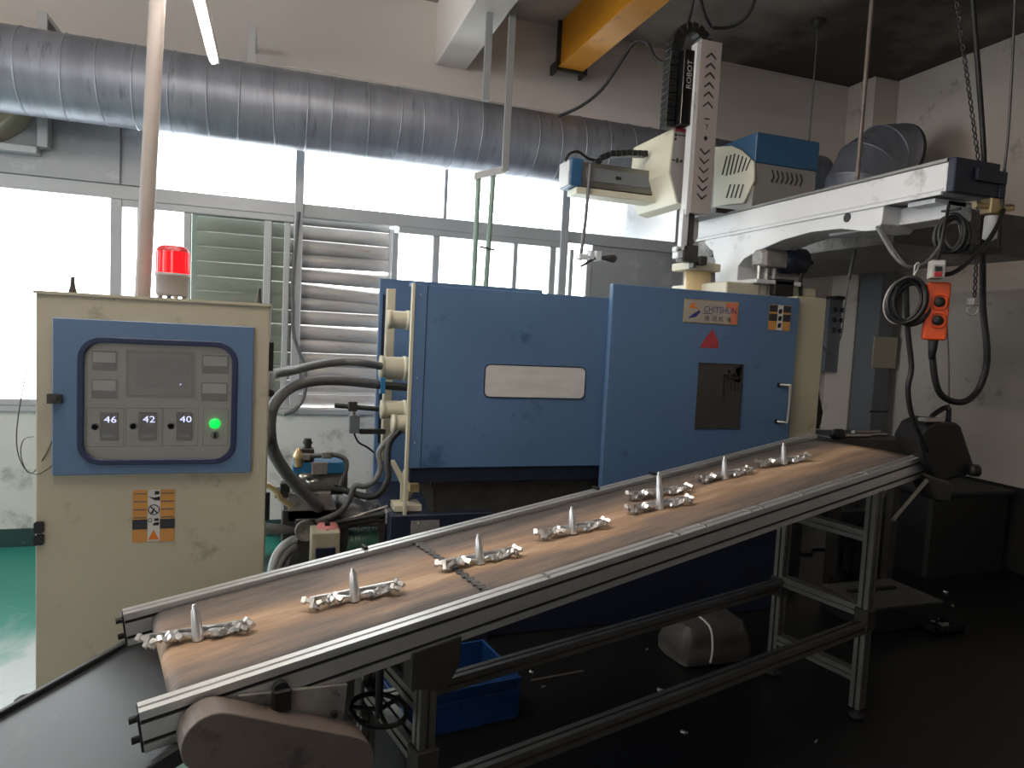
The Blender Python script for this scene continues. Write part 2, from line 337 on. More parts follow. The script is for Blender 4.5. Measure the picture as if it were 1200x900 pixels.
def thing(name, label, cat, loc=(0, 0, 0), group=None, rz=0.0):
    o = bpy.data.objects.new(name, None); COL.objects.link(o); o.location = loc; o.rotation_euler = (0, 0, rz)
    o.empty_display_size = 0.1
    IM[o.name] = (Matrix.Translation(V(loc)) @ Matrix.Rotation(rz, 4, 'Z')).inverted()
    o['label'] = label; o['category'] = cat
    if group: o['group'] = group
    return o
def tag(o, label, cat, group=None, kind=None):
    o['label'] = label; o['category'] = cat
    if group: o['group'] = group
    if kind: o['kind'] = kind
    return o
def struct(o, kind='structure'):
    o['kind'] = kind; return o
def dup(root, loc, rz, label, sub=True):
    r = root.copy(); COL.objects.link(r); r.location = loc; r.rotation_euler = (root.rotation_euler.x, root.rotation_euler.y, rz); r['label'] = label
    for ch in list(root.children):
        c = ch.copy(); COL.objects.link(c); c.parent = r
        for g in list(ch.children):
            d = g.copy(); COL.objects.link(d); d.parent = c
    return r
def text(name, body, mat, parent, o, ux, uz, size, depth=0.0006, width=None, align='CENTER'):
    """raised lettering: o = centre, ux reading direction, uz up; converted to a mesh"""
    c = bpy.data.curves.new(name, 'FONT'); c.body = body; c.size = 1; c.extrude = 0.0; c.align_x = 'CENTER'; c.align_y = 'CENTER'; c.resolution_u = 2
    t = bpy.data.objects.new('lettering_source', c); COL.objects.link(t); bpy.context.view_layer.update()
    dg = bpy.context.evaluated_depsgraph_get(); me = t.evaluated_get(dg).to_mesh()
    xs = [v.co.x for v in me.vertices]; ys = [v.co.y for v in me.vertices]
    k = size/max(max(ys)-min(ys), 1e-6); kx = k if width is None else width/max(max(xs)-min(xs), 1e-6)
    cx, cy = (max(xs)+min(xs))/2, (max(ys)+min(ys))/2; ux, uz, o = V(ux), V(uz), V(o)
    b = MB(); b.add([o+ux*((v.co.x-cx)*kx)+uz*((v.co.y-cy)*k) for v in me.vertices], [list(p.vertices) for p in me.polygons])
    bpy.data.objects.remove(t); bpy.data.curves.remove(c)
    return b.build(name, mat, parent)
X_, Y_, Z_ = V((1, 0, 0)), V((0, 1, 0)), V((0, 0, 1))

# ------------------------------------------------------------------ the building
CZ, WY, RX = 3.83, 5.1, 5.0
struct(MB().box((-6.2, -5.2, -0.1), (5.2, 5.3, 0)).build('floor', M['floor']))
struct(MB().box((-6.2, -5.2, CZ), (5.2, 5.3, CZ+0.15)).build('ceiling', M['ceiling']))
wb = struct(MB().box((-6.2, WY, 0), (5.2, WY+0.12, 0.87)).build('wall_back', M['wall_low']))
MB().box((-6.2, WY, 3.0), (5.2, WY+0.12, CZ)).build('upper_wall', M['wall'], wb)
MB().box((3.2, WY, 0.87), (5.2, WY+0.12, 3.0)).build('end_wall', M['wall'], wb)
MB().box((-6.2, WY, 0.87), (-4.2, WY+0.12, 3.0)).build('end_wall', M['wall'], wb)
MB().box((2.36, WY+0.02, 0.87), (3.2, WY+0.1, 2.235)).build('infill_panel', M['sheet'], wb)
MB().box((-4.2, WY-0.025, 0.868), (2.36, WY+0.12, 0.9)).build('window_ledge', M['alu'], wb)
wr = struct(MB().box((RX, -5.2, 0), (RX+0.2, 5.3, CZ)).build('wall_right', M['wall_right']))
struct(MB().box((RX-0.015, -5.0, 0), (RX, 5.1, 0.6)).build('baseboard_right', M['dado_black']))
struct(MB().box((-6.2, WY-0.012, 0), (RX, WY, 0.115)).build('baseboard_back', M['dado_green']))
wl = struct(MB().box((-6.2, -5.2, 0), (-6.0, 5.3, 0.95)).build('wall_left', M['wall']))
MB().box((-6.2, -5.2, 3.3), (-6.0, 5.3, CZ)).build('wall_header', M['wall'], wl)
for y0, y1 in ((-5.2, 2.2), (4.6, 5.3)): MB().box((-6.2, y0, 0.95), (-6.0, y1, 3.3)).build('wall_pier', M['wall'], wl)
wf = struct(MB().box((-6.2, -5.2, 0), (5.2, -5.0, 2.2)).build('wall_front', M['wall']))
MB().box((-6.2, -5.2, 3.45), (5.2, -5.0, CZ)).build('wall_header', M['wall'], wf)
for x0, x1 in ((-6.2, -5.6), (-3.4, 5.2)): MB().box((x0, -5.2, 2.2), (x1, -5.0, 3.45)).build('wall_pier', M['wall'], wf)
# pillar by the far corner, and the corner pilaster
struct(MB().box((4.732, 4.8, 0), (5.061, 5.1, CZ)).build('pillar', M['wall_right'], None, 0.01))
struct(MB().box((4.75, 4.95, 0), (5.0, 5.1, CZ)).build('corner_pilaster', M['wall_right']))
# concrete ceiling beam that ends at the window wall
struct(MB().box((1.027, -5.0, 3.40), (1.267, 5.1, CZ)).build('ceiling_beam', M['wall'], None, 0.012))

# ---- window band
w1 = struct(MB().box((-4.2, WY, 2.235), (3.2, WY+0.07, 2.325)).build('window_1', M['alu'], None, 0.004))
def bar(n, x0, x1, z0, z1, y0=0.0, y1=0.06, m='alu'):
    return MB().box((x0, WY+y0, z0), (x1, WY+y1, z1)).build(n, M[m], w1, 0.004)
bar('mullion', 0.098, 0.155, 0.9, 3.02, -0.02, 0.09); bar('mullion', 2.07, 2.135, 0.9, 3.02, -0.02, 0.09)
bar('mullion', -1.02, -0.955, 0.9, 2.235); bar('mullion', -2.6, -2.54, 0.9, 2.235)
bar('upper_mullion', 1.14, 1.165, 2.325, 3.02); bar('upper_mullion', 3.09, 3.15, 2.325, 3.02); bar('upper_mullion', -0.83, -0.79, 2.325, 3.02)
bar('window_track', -0.955, 0.098, 2.19, 2.235, 0.0, 0.05); bar('window_track', 0.82, 2.07, 2.19, 2.235, 0.0, 0.05)
for x0, x1 in ((-0.87, -0.83), (-0.595, -0.55), (-0.095, -0.045), (0.035, 0.075), (0.775, 0.82), (1.075, 1.125), (1.7, 1.735), (2.0, 2.05), (2.17, 2.2), (2.315, 2.36)):
    bar('sash_stile', x0, x1, 0.9, 2.19, 0.01, 0.045)
bar('bottom_track', -0.955, 0.098, 0.9, 0.94, 0.0, 0.05); bar('bottom_track', 0.82, 2.36, 0.9, 0.94, 0.0, 0.05); bar('bottom_track', -4.2, -1.02, 0.9, 0.94)
def glass(x0, x1, z0, z1, m='glass', y=0.03):
    return MB().box((x0, WY+y, z0), (x1, WY+y+0.005, z1)).build('pane', M[m], w1)
for x0, x1 in ((-4.2, -2.6), (-2.54, -1.02), (-0.955, -0.595), (0.82, 1.075), (1.125, 1.7), (1.735, 2.0), (2.05, 2.07), (2.135, 2.17), (2.2, 2.315)): glass(x0, x1, 0.94, 2.19)
glass(-0.55, -0.095, 0.94, 2.19, 'glass_film'); glass(-0.045, 0.035, 0.94, 2.19, 'glass_film')
for x0, x1 in ((-0.79, 0.098), (0.155, 1.14), (1.165, 2.07), (2.135, 3.09)): glass(x0, x1, 2.325, 3.02)

# ---- slatted metal shutter outside the middle of the window band
sh = thing('metal_shutter', 'weathered metal slat shutter in the window between the cabinet and the blue machine', 'shutter', (0.12, 5.26, 0.9))
MB().box((-0.56, 5.25, 0.9), (-0.53, 5.31, 2.23)).build('shutter_post', M['sheet'], sh)
MB().box((0.775, 5.24, 0.9), (0.81, 5.31, 2.23)).build('shutter_post', M['sheet'], sh)
slat_z = [0.945+0.1005*k for k in range(14)]
for k, z in enumerate(slat_z):
    tilt = {8: -0.045, 9: -0.025, 5: -0.02, 10: -0.004}.get(k, random.uniform(-0.003, 0.003)); lift = {9: 0.012, 10: 0.018}.get(k, 0)
    rings = []
    for x in (-0.53, 0.12, 0.775):
        f = max(0.0, (x-0.0))/0.775; dz = tilt*f+lift*f
        pr = [(0.004, 0.058), (-0.012, 0.035), (-0.022, 0.0), (-0.022, -0.03), (-0.012, -0.053), (-0.006, -0.053), (-0.014, -0.03), (-0.013, 0.0), (-0.004, 0.032), (0.011, 0.056)]
        rings.append([(x, 5.27+a, z+b+dz) for a, b in pr])
    MB().loft(rings, smooth=True).build('slat', M['slat'], sh)
# soot-blackened hood outside the last upper pane
hd = thing('outdoor_hood', 'grey round hood seen outside through the last upper window pane', 'hood', (3.14, 5.9, 2.0))
MB().lathe((2.877, 5.95, 2.62), (1, 0, 0), [(0, 0), (0.33, 0), (0.36, 0.02), (0.36, 1.2), (0, 1.2)]).build('drum', M['sheet'], hd)
MB().box((2.92, 5.75, 0), (2.99, 5.8, 2.4)).box((3.546, 5.75, 0), (3.62, 5.8, 2.4)).build('support', M['sheet'], hd)

# ---- upper-left metal blanking panel with the fan outlet
pn = struct(MB().box((-4.2, WY-0.02, 2.325), (-0.83, WY+0.01, 3.03)).build('trim_1', M['sheet']))
MB().box((-0.965, WY-0.028, 2.325), (-0.955, WY-0.02, 3.03)).build('panel_seam', M['seam'], pn)
fo = thing('exhaust_fan', 'round cream exhaust outlet in a square frame under the duct at far left', 'fan', (-1.75, 5.0, 2.8))
fx = -1.391
fz = 2.484
MB().box((fx, 4.99, fz), (fx+0.055, 5.08, 3.1)).build('outlet_frame', M['alu'], fo, 0.004)
MB().box((fx-0.9, 4.99, fz-0.045), (fx+0.0, 5.08, fz)).build('outlet_frame', M['alu'], fo, 0.004)
MB().lathe((fx-0.36, 5.08, fz+0.345), (0, -1, 0), [(0.36, 0), (0.36, 0.02), (0.33, 0.06), (0.33, 0.13), (0.31, 0.14), (0.3, 0.05), (0, 0.05)], 36).build('fan_collar', M['cream'], fo)

# ---- the big ventilation duct
du = thing('ventilation_duct', 'large round galvanised duct running under the ceiling along the windows', 'duct', (0.0, 4.7, 2.82))
DC, DR = V((0, 4.7, 2.826)), 0.233
MB().cyl((-4.4, 4.7, 2.826), (4.1, 4.7, 2.826), DR, seg=48).build('duct_tube', M['duct'], du)
x = -4.3; k = 0
while x < 4.0:
    MB().ring((x, 4.7, 2.826), (1, 0.03*((k*7) % 5-2), 0.02*((k*3) % 5-2)), DR-0.001, 0.0055, 40, 6).build('duct_seam', M['duct'], du)
    x += 0.165 + 0.02*((k*5) % 3); k += 1
# elbow behind the robot, turning down to the hood
hz_top = 2.076+0.2
el = thing('duct_elbow', 'dark segmented duct elbow behind the robot beam below the ceiling', 'duct', (3.9, 4.25, 2.4))
ec = V((4.46, 4.25, 2.652)); R1, rr = 0.36, 0.235
def ering(a, r_=rr):
    c = ec+V((-math.cos(a)*R1, 0, math.sin(a)*R1)); e1 = V((-math.cos(a), 0, math.sin(a)))
    return [c+e1*(r_*math.cos(2*math.pi*i/28))+Y_*(r_*math.sin(2*math.pi*i/28)) for i in range(28)]
angs = [R(-8), R(14), R(40), R(66), R(90)]
for a0, a1 in zip(angs[:-1], angs[1:]):
    MB().loft([ering(a0), ering(a0, rr+0.006), ering(a0+0.03, rr), ering(a1)]).build('elbow_segment', M['duct'], el)
e90 = ec+V((0, 0, R1))
MB().loft([[e90+V((dx, Y, Z)) for Y, Z in [(rr_*math.cos(2*math.pi*i/28), rr_*math.sin(2*math.pi*i/28)) for i in range(28)]] for dx, rr_ in ((0, rr), (0.03, rr), (0.10, 0.12), (0.16, 0.10))]).build('outlet_cone', M['black'], el)
MB().cyl(ec+V((-R1, 0, 0)), (ec.x-R1, 4.25, hz_top), rr, seg=28).build('riser', M['duct'], el)
# flat hood / duct box under the robot beam
fh = thing('flat_duct', 'flat dark rectangular duct crossing behind the robot beam', 'duct', (3.4, 3.8, 2.1))
hz = 2.076
MB().box((3.05, 2.86, hz), (4.1, 4.7, hz+0.2)).build('duct_box', M['grime'], fh, 0.006)
MB().box((3.03, 2.84, hz), (4.12, 2.86, hz+0.22)).build('end_flange', M['dark_steel'], fh)
MB().box((3.3, 4.7, hz+0.02), (3.9, 5.1, hz+0.18)).build('wall_spigot', M['grime'], fh)

# hanger straps of the duct
for xx, zt_ in [(-1.283, 3.166), (-0.186, 3.304)]:
    MB().box((xx-0.022, 4.69, 3.04), (xx+0.022, 4.71, zt_)).box((xx-0.022, 4.71, zt_-0.03), (xx+0.022, WY+0.01, zt_)).build('hanger_strap', M['alu'], du)
# loose cable along the duct top
tag(MB().tube([(-0.22, 4.45, 2.99), (0.232, 4.45, 3.002), (0.693, 4.45, 2.995), (1.187, 4.45, 2.988), (1.78, 4.45, 2.983)], 0.006).build('white_cable', M['conduit']), 'thin pale cable lying along the top of the round duct', 'cable')

# yellow overhead crane girder
yg = thing('crane_girder', 'yellow overhead crane girder under the ceiling', 'crane', (2.2, 4.9, 3.6))
gy = 4.98
gx0, gx1 = 1.945, 2.118
gz = 3.491
MB().box((gx0, -5.0, gz+0.012), (gx1, gy, CZ-0.003)).build('girder_web', M['yellow'], yg)
MB().box((gx0-0.012, -5.0, gz), (gx1+0.012, gy, gz+0.012)).build('bottom_flange', M['yellow'], yg)
MB().box((gx0-0.03, gy-0.01, gz-0.02), (gx1+0.03, gy+0.012, CZ-0.003)).build('end_plate', M['dark_steel'], yg)
for sx in (gx0-0.04, gx1+0.02): MB().box((sx, gy-0.02, gz-0.03), (sx+0.022, gy+0.1, gz+0.04)).build('stop_lug', M['dark_steel'], yg)

# batten lamp seen end-on, and two unseen battens added to light belt and rails
def batten(x_, y0, y1, z_, lab):
    tl = thing('batten_lamp', lab, 'lamp', (x_, (y0+y1)/2, z_))
    MB().prism([(x_-0.05, y0, z_+0.03), (x_-0.02, y0, z_+0.06), (x_+0.02, y0, z_+0.06), (x_+0.05, y0, z_+0.03), (x_+0.02, y0, z_+0.022), (x_-0.02, y0, z_+0.022)] if z_ > 3 else [(x_-0.022, y0, z_), (x_-0.022, y0, z_+0.05), (x_+0.022, y0, z_+0.05), (x_+0.022, y0, z_)], (0, y1-y0, 0)).build('lamp_housing', M['conduit'], tl)
    for dx_ in ((-0.03, 0.03) if z_ > 3 else (0,)): MB().cyl((x_+dx_, y0+0.05, z_-0.012), (x_+dx_, y1-0.05, z_-0.012), 0.018 if z_ > 3 else 0.011, seg=10).build('lamp_tube', M['lamp_tube'], tl)
    for q in (0.3, 0.8): MB().cyl((x_, y1-(y1-y0)*q, z_+0.05), (x_, y1-(y1-y0)*q, CZ+0.01), 0.004, seg=6).build('hanger_rod', M['dark_steel'], tl)
p1 = V((-0.321, 3.823, 2.75))
batten(p1.x, p1.y-1.5, p1.y, 2.75, 'thin white batten lamp hanging lengthways above the cabinet')
batten(-0.9, 1.2, 2.7, 3.35, 'added unseen twin tube batten high over the lower conveyor end, left one')
batten(0.25, 1.1, 2.6, 3.45, 'added unseen twin tube batten high over the conveyor middle, right one')

# pipes dropping in front of the windows onto the machine
pp = thing('pipe_hanger', 'pair of thin pale green pipes on a bracket dropping in front of the windows', 'pipe', (1.2, 4.2, 2.4))
PY = 4.15
for a, b, n in (((1.155, 4.15, 3.203), (1.171, 4.15, 2.892), 0), ((1.298, 4.15, 3.452), (1.278, 4.15, 2.492), 1)):
    MB().box((a[0]-0.02, PY-0.012, b[2]), (a[0]+0.02, PY+0.012, CZ+0.01)).build('drop_bar', M['pipe_grey'], pp)
qa, qb = V((1.139, 4.15, 2.44)), V((1.288, 4.15, 2.503))
MB().prism([qa+V((-0.03, 0, -0.02)), qb+V((0.02, 0, -0.02)), qb+V((0.02, 0, 0.025)), qa+V((-0.03, 0, 0.02))], (0, 0.1, 0)).build('bracket', M['white_metal'], pp)
MB().cyl(qa+V((0, 0.02, 0)), (1.138, 4.17, 1.696), 0.016, seg=10).build('pipe', M['pipe_green'], pp)
MB().cyl((1.231, 4.17, 2.464), (1.215, 4.17, 1.685), 0.016, seg=10).build('pipe', M['pipe_green'], pp)
MB().cyl((1.16, 4.15, 2.023), (1.258, 4.15, 2.01), 0.006, seg=8).build('pipe_clip', M['dark_steel'], pp)

# thin suspension rods on the right
for (a, b, lab, r_) in (((2.797, 2.9, 3.267), (2.82, 2.9, 2.404), 'brown conduit rod from the ceiling down behind the robot beam', 0.011),
                    ((3.589, 4.2, 3.511), (3.59, 4.2, 2.974), 'thin dark rod with a ceiling cup behind the blue robot cover', 0.006)):
    bx = V(b); ax = V((a[0], a[1], CZ))
    o = thing('hanger_rod', lab, 'rod', (ax.x, ax.y, bx.z))
    MB().cyl((ax.x, ax.y, CZ), (ax.x, ax.y, bx.z-0.25), r_, seg=8).build('rod', M['hose'] if r_ < 0.01 else M['cover_steel'], o)
    MB().lathe((ax.x, ax.y, CZ), (0, 0, -1), [(0.05, 0), (0.05, 0.02), (0.02, 0.06), (0, 0.06)], 12).build('ceiling_cup', M['dark_steel'], o)

# ------------------------------------------------------------------ beige control cabinet
CY = 2.55
cb = thing('control_cabinet', 'tall beige control cabinet with a blue glazed door beside the conveyor', 'cabinet', (-0.37, 2.78, 0))
MB().box((-0.713, CY, 0.0), (-0.022, 3.0, 1.557)).build('body', M['cabinet'], cb, 0.004, 2)
MB().box((-0.713-0.006, CY-0.006, 1.553), (-0.022+0.004, 3.004, 1.562)).build('top_plate', M['cabinet'], cb)
# door: blue frame with a round-cornered opening, 14 mm proud of the body
dx0, dx1, dz0, dz1 = -0.664, -0.072, 0.98, 1.48
wx0, wx1, wz0, wz1 = -0.595, -0.121, 1.012, 1.426
def holed(x0, x1, z0, z1, a0, a1, b0, b1, rad, y, d):
    A = rrpts(V(((a0+a1)/2, y, (b0+b1)/2)), X_, Z_, a1-a0, b1-b0, rad, 6); B = []
    for p in A:
        dxl, dxr, dzb, dzt = p.x-x0, x1-p.x, p.z-z0, z1-p.z
        B.append(p)
    cx, cz = (a0+a1)/2, (b0+b1)/2; out = []
    for p in A:
        vx, vz = p.x-cx, p.z-cz; t = min((x1-cx)/vx if vx > 1e-6 else ((x0-cx)/vx if vx < -1e-6 else 1e9), (z1-cz)/vz if vz > 1e-6 else ((z0-cz)/vz if vz < -1e-6 else 1e9))
        out.append(V((cx+vx*t, y, cz+vz*t)))
    # snap the nearest outer point of each corner onto the true corner
    for kx in (x0, x1):
        for kz in (z0, z1):
            q = V((kx, y, kz)); i = min(range(len(out)), key=lambda i: (out[i]-q).length); out[i] = q
    n = len(A); D = V((0, d, 0)); vs = out+A+[p+D for p in out]+[p+D for p in A]; fs = []
    for i in range(n):
        j = (i+1) % n
        fs += [(i, j, n+j, n+i), (2*n+j, 2*n+i, 3*n+i, 3*n+j), (i, 2*n+i, 2*n+j, j), (n+j, 3*n+j, 3*n+i, n+i)]
    return MB().add(vs, fs)
dr = holed(dx0, dx1, dz0, dz1, wx0+0.008, wx1-0.008, wz0+0.008, wz1-0.008, 0.06, CY-0.016, 0.016).build('blue_door', M['blue_cab'], cb, 0.002)
cx, cz = (wx0+wx1)/2, (wz0+wz1)/2
MB().frame((cx, CY-0.022, cz), X_, Z_, wx1-wx0, wz1-wz0, 0.07, 0.018, (0, 0.012, 0)).build('gasket', M['navy'], dr, 0.002)
MB().rrect((cx, CY-0.014, cz), X_, Z_, wx1-wx0-0.03, wz1-wz0-0.03, 0.055, (0, 0.003, 0)).build('acrylic_pane', M['haze_acrylic'], dr)
lt = MB().box((dx0-0.01, CY-0.034, 1.211), (dx0+0.028, CY-0.016, 1.241)).cyl((dx0+0.012, CY-0.045, 1.227), (dx0+0.012, CY-0.03, 1.227), 0.008, seg=10)
lt.build('latch', M['dark_steel'], dr)
ip = MB().rrect((cx, CY-0.003, cz), X_, Z_, wx1-wx0-0.02, wz1-wz0-0.02, 0.055, (0, 0.002, 0)).build('instrument_plate', M['instr'], cb)
YF = CY-0.003
# meters
for q in ((-0.557, -0.485, 1.318, 1.381), (-0.557, -0.484, 1.227, 1.29), (-0.233, -0.151, 1.317, 1.38), (-0.234, -0.152, 1.224, 1.288)):
    x0, x1, z0, z1 = q; zm = z0+(z1-z0)*0.42
    m_ = MB().box((x0, YF-0.008, z0), (x1, YF, z1)).build('panel_meter', M['meter_grey'], cb, 0.001)
    MB().box((x0+0.004, YF-0.0095, zm), (x1-0.004, YF-0.008, z1-0.004)).build('meter_face', M['meter_white'], m_)
x0, x1, z0, z1 = (-0.46, -0.254, 1.232, 1.388)
sc = MB().box((x0, YF-0.009, z0), (x1, YF, z1)).build('operator_screen', M['screen_frame'], cb, 0.002)
MB().frame(((x0+x1)/2, YF-0.0105, (z0+z1)/2), X_, Z_, x1-x0-0.012, z1-z0-0.012, 0.003, 0.003, (0, 0.002, 0), 2).build('screen_bezel', M['meter_grey'], sc)
x0, x1, z0, z1 = (-0.43, -0.277, 1.267, 1.363)
MB().box((x0, YF-0.0105, z0), (x1, YF-0.009, z1)).build('display', M['screen'], sc)
MB().cyl((x1-0.02, YF-0.0115, z0+0.012), (x1-0.02, YF-0.0105, z0+0.012), 0.0022, seg=8).build('indicator', M['digits'], sc)
for q, dg_, kn in (((-0.532, -0.48, 1.09, 1.182), '46', (-0.546, 2.55, 1.135)), ((-0.42, -0.367, 1.09, 1.184), '42', (-0.436, 2.55, 1.138)), ((-0.308, -0.259, 1.09, 1.185), '40', (-0.324, 2.55, 1.139))):
    x0, x1, z0, z1 = q
    MB().frame(((x0+x1)/2-0.012, YF-0.001, (z0+z1)/2-0.003), X_, Z_, 0.108, 0.128, 0.002, 0.0015, (0, 0.0015, 0), 2).build('panel_outline', M['meter_grey'], ip)
    c_ = MB().box((x0, YF-0.01, z0), (x1, YF, z1)).build('temperature_controller', M['ctrl'], cb, 0.0015)
    text('lit_reading', dg_, M['digits'], c_, ((x0+x1)/2+0.004, YF-0.0108, z1-0.022), X_, Z_, 0.021, width=0.036)
    text('small_reading', dg_, M['meter_grey'], c_, ((x0+x1)/2+0.008, YF-0.0108, z1-0.043), X_, Z_, 0.009, width=0.018)
    MB().box((x0+0.008, YF-0.0108, z0+0.012), (x1-0.008, YF-0.0098, z0+0.022)).build('key_row', M['meter_grey'], c_)
    MB().lathe((kn[0], YF, kn[2]), (0, -1, 0), [(0.012, 0), (0.012, 0.006), (0.009, 0.011), (0, 0.011)], 14).build('selector_knob', M['black'], cb)
g = (-0.19, 2.55, 1.148)
MB().frame((g[0]+0.003, YF-0.001, g[2]-0.013), X_, Z_, 0.08, 0.128, 0.002, 0.0015, (0, 0.0015, 0), 2).build('panel_outline', M['meter_grey'], ip)
MB().lathe((g[0], YF, g[2]), (0, -1, 0), [(0.019, 0), (0.019, 0.004), (0.015, 0.012), (0, 0.014)], 18).build('green_lamp', M['green_lamp'], cb)
g = (-0.189, 2.55, 1.113)
MB().lathe((g[0], YF, g[2]-0.004), (0, -1, 0), [(0.013, 0), (0.013, 0.006), (0.005, 0.007), (0.004, 0.016), (0, 0.016)], 14).box((g[0]-0.004, YF-0.016, g[2]-0.014), (g[0]+0.006, YF-0.006, g[2]+0.004)).build('selector_switch', M['ctrl'], cb)
# side latch, hinges, eye bolts
for z0_, z1_ in [(0.792, 0.829), (0.753, 0.787)]:
    MB().rrect((-0.702, CY-0.012, (z0_+z1_)/2), X_, Z_, 0.026, z1_-z0_, 0.006, (0, 0.012, 0), 3).build('lock', M['black'], cb)
for zz in (1.38, 0.85): MB().cyl((-0.016, CY+0.02, zz-0.05), (-0.016, CY+0.02, zz+0.05), 0.009, seg=8).build('hinge', M['black'], cb)
for xx, yy in ((-0.63, 2.62), (-0.06, 2.62)):
    MB().cyl((xx, yy, 1.56), (xx, yy, 1.585), 0.014, 0.007, seg=10).cyl((xx, yy, 1.57), (xx, yy, 1.615), 0.009, 0.005, seg=10).build('lifting_bolt', M['dark_steel'], cb)
# warning sticker
x0, x1, z0, z1 = (-0.437, -0.309, 0.746, 0.923)
ws = MB().box((x0, CY-0.0012, z0), (x1, CY, z1)).build('warning_sticker', M['orange_label'], cb)
w3 = (x1-x0)*0.29; mx0 = (x0+x1)/2-w3/2; mx1 = mx0+w3; hz_ = (z1-z0)/4
MB().box((mx0, CY-0.0018, z0+0.002), (mx1, CY-0.0012, z1)).build('pictogram_strip', M['white_label'], ws)
for a, b in ((x0, mx0), (mx1, x1)):
    MB().box((a, CY-0.0018, z0+hz_), (b, CY-0.0012, z0+hz_*1.75)).build('dark_band', M['dark_label'], ws)
    for q in range(4):
        MB().box((a+0.004, CY-0.0018, z1-0.014-q*0.027), (b-0.004, CY-0.0012, z1-0.010-q*0.027)).build('print_line', M['cover_steel'], ws)
mc = (mx0+mx1)/2; yp = CY-0.0023
MB().prism([(mc-0.017, yp, z0+0.008), (mc+0.017, yp, z0+0.008), (mc, yp, z0+0.042)], (0, 0.0006, 0)).build('warning_triangle', M['amber'], ws)
MB().frame((mc, yp, z1-hz_*1.52), X_, Z_, 0.036, 0.036, 0.0179, 0.003, (0, 0.0006, 0), 6).prism([(mc-0.012, yp, z1-hz_*1.52+0.010), (mc-0.009, yp, z1-hz_*1.52+0.013), (mc+0.012, yp, z1-hz_*1.52-0.010), (mc+0.009, yp, z1-hz_*1.52-0.013)], (0, 0.0006, 0)).prism([(mc-0.012, yp, z1-hz_*1.52-0.012), (mc-0.002, yp, z1-hz_*1.52-0.012), (mc+0.004, yp, z1-hz_*1.52+0.009)], (0, 0.0006, 0)).build('no_entry_pictogram', M['ink'], ws)
MB().prism([(mc-0.018, yp, z1-0.022), (mc+0.004, yp, z1-0.036), (mc+0.018, yp, z1-0.036), (mc+0.018, yp, z1-0.022), (mc, yp, z1-0.026)], (0, 0.0006, 0)).box((mc+0.002, yp, z1-0.016), (mc+0.016, yp+0.0006, z1-0.004)).build('hand_pictogram', M['ink'], ws)
MB().prism([(mc-0.002, yp, z0+hz_+0.012), (mc+0.016, yp, z0+hz_+0.012), (mc+0.017, yp, z0+hz_+0.024), (mc-0.001, yp, z0+hz_+0.02)], (0, 0.0006, 0)).box((mc+0.002, yp, z0+hz_+0.027), (mc+0.015, yp+0.0006, z0+hz_+0.036)).frame((mc-0.011, yp, z0+hz_+0.03), X_, Z_, 0.012, 0.014, 0.0055, 0.002, (0, 0.0006, 0), 4).build('burn_pictogram', M['ink'], ws)
# loose wires at its left
tag(MB().tube([(-0.722, 2.56, 1.33), (-0.754, 2.6, 1.291), (-0.778, 2.6, 1.126), (-0.773, 2.6, 1.03), (-0.734, 2.58, 0.978), (-0.687, 2.545, 1.039), (-0.664, 2.545, 1.094)], 0.0017, 5).tube([(-0.722, 2.56, 1.10), (-0.759, 2.6, 1.085), (-0.768, 2.6, 1.043), (-0.754, 2.6, 0.988), (-0.704, 2.545, 0.982), (-0.664, 2.545, 1.011)], 0.0015, 5).build('loose_wire', M['dark_steel']), 'thin loose wires looping off the left edge of the beige cabinet', 'wire')

# beacon
bc = thing('warning_beacon', 'red flashing beacon with grey base on top of the beige cabinet', 'beacon', (-0.353, 2.75, 1.562))
bx, bz = -0.353, 1.562
MB().lathe((bx, 2.75, bz+0.012), (0, 0, 1), [(0, 0), (0.05, 0), (0.053, 0.01), (0.053, 0.066), (0.057, 0.068), (0.057, 0.08), (0, 0.08)], 28).build('base', M['beacon_grey'], bc)
for k in range(4): MB().cyl((bx+0.04*math.cos(k*1.57+.4), 2.75+0.04*math.sin(k*1.57+.4), bz-0.002), (bx+0.04*math.cos(k*1.57+.4), 2.75+0.04*math.sin(k*1.57+.4), bz+0.014), 0.008, seg=8).build('foot', M['grey_plastic'], bc)
ln = MB(); rings = []
for h, q in ((0, 0.054), (0.075, 0.053)):
    rings.append([(bx+(q+(0.0016 if i % 2 else 0))*math.cos(2*math.pi*i/48), 2.75+(q+(0.0016 if i % 2 else 0))*math.sin(2*math.pi*i/48), bz+0.092+h) for i in range(48)])
ln.loft(rings, smooth=False).build('lens', M['red_lens'], bc)
MB().lathe((bx, 2.75, bz+0.167), (0, 0, 1), [(0.054, 0), (0.05, 0.012), (0.036, 0.021), (0, 0.025)], 28).build('cap', M['red_dark'], bc)

# leaning conduit pole
po = thing('conduit_pole', 'slender pale conduit pole rising from behind the cabinet to the ceiling', 'pole', (-0.469, 2.88, 1.559))
a, b = V((-0.469, 2.88, 1.559)), V((-0.433, 2.88, 2.629)); d = (b-a)/(b.z-a.z)
MB().cyl(a+d*(1.555-a.z), a+d*(3.84-a.z), 0.0265, seg=20).build('tube', M['pole'], po)

# ------------------------------------------------------------------ die casting machine
YD, YC = 3.1, 3.16
mc_ = thing('die_casting_machine', 'large blue die casting machine with sliding safety doors behind the conveyor', 'machine', (1.7, 3.7, 0))
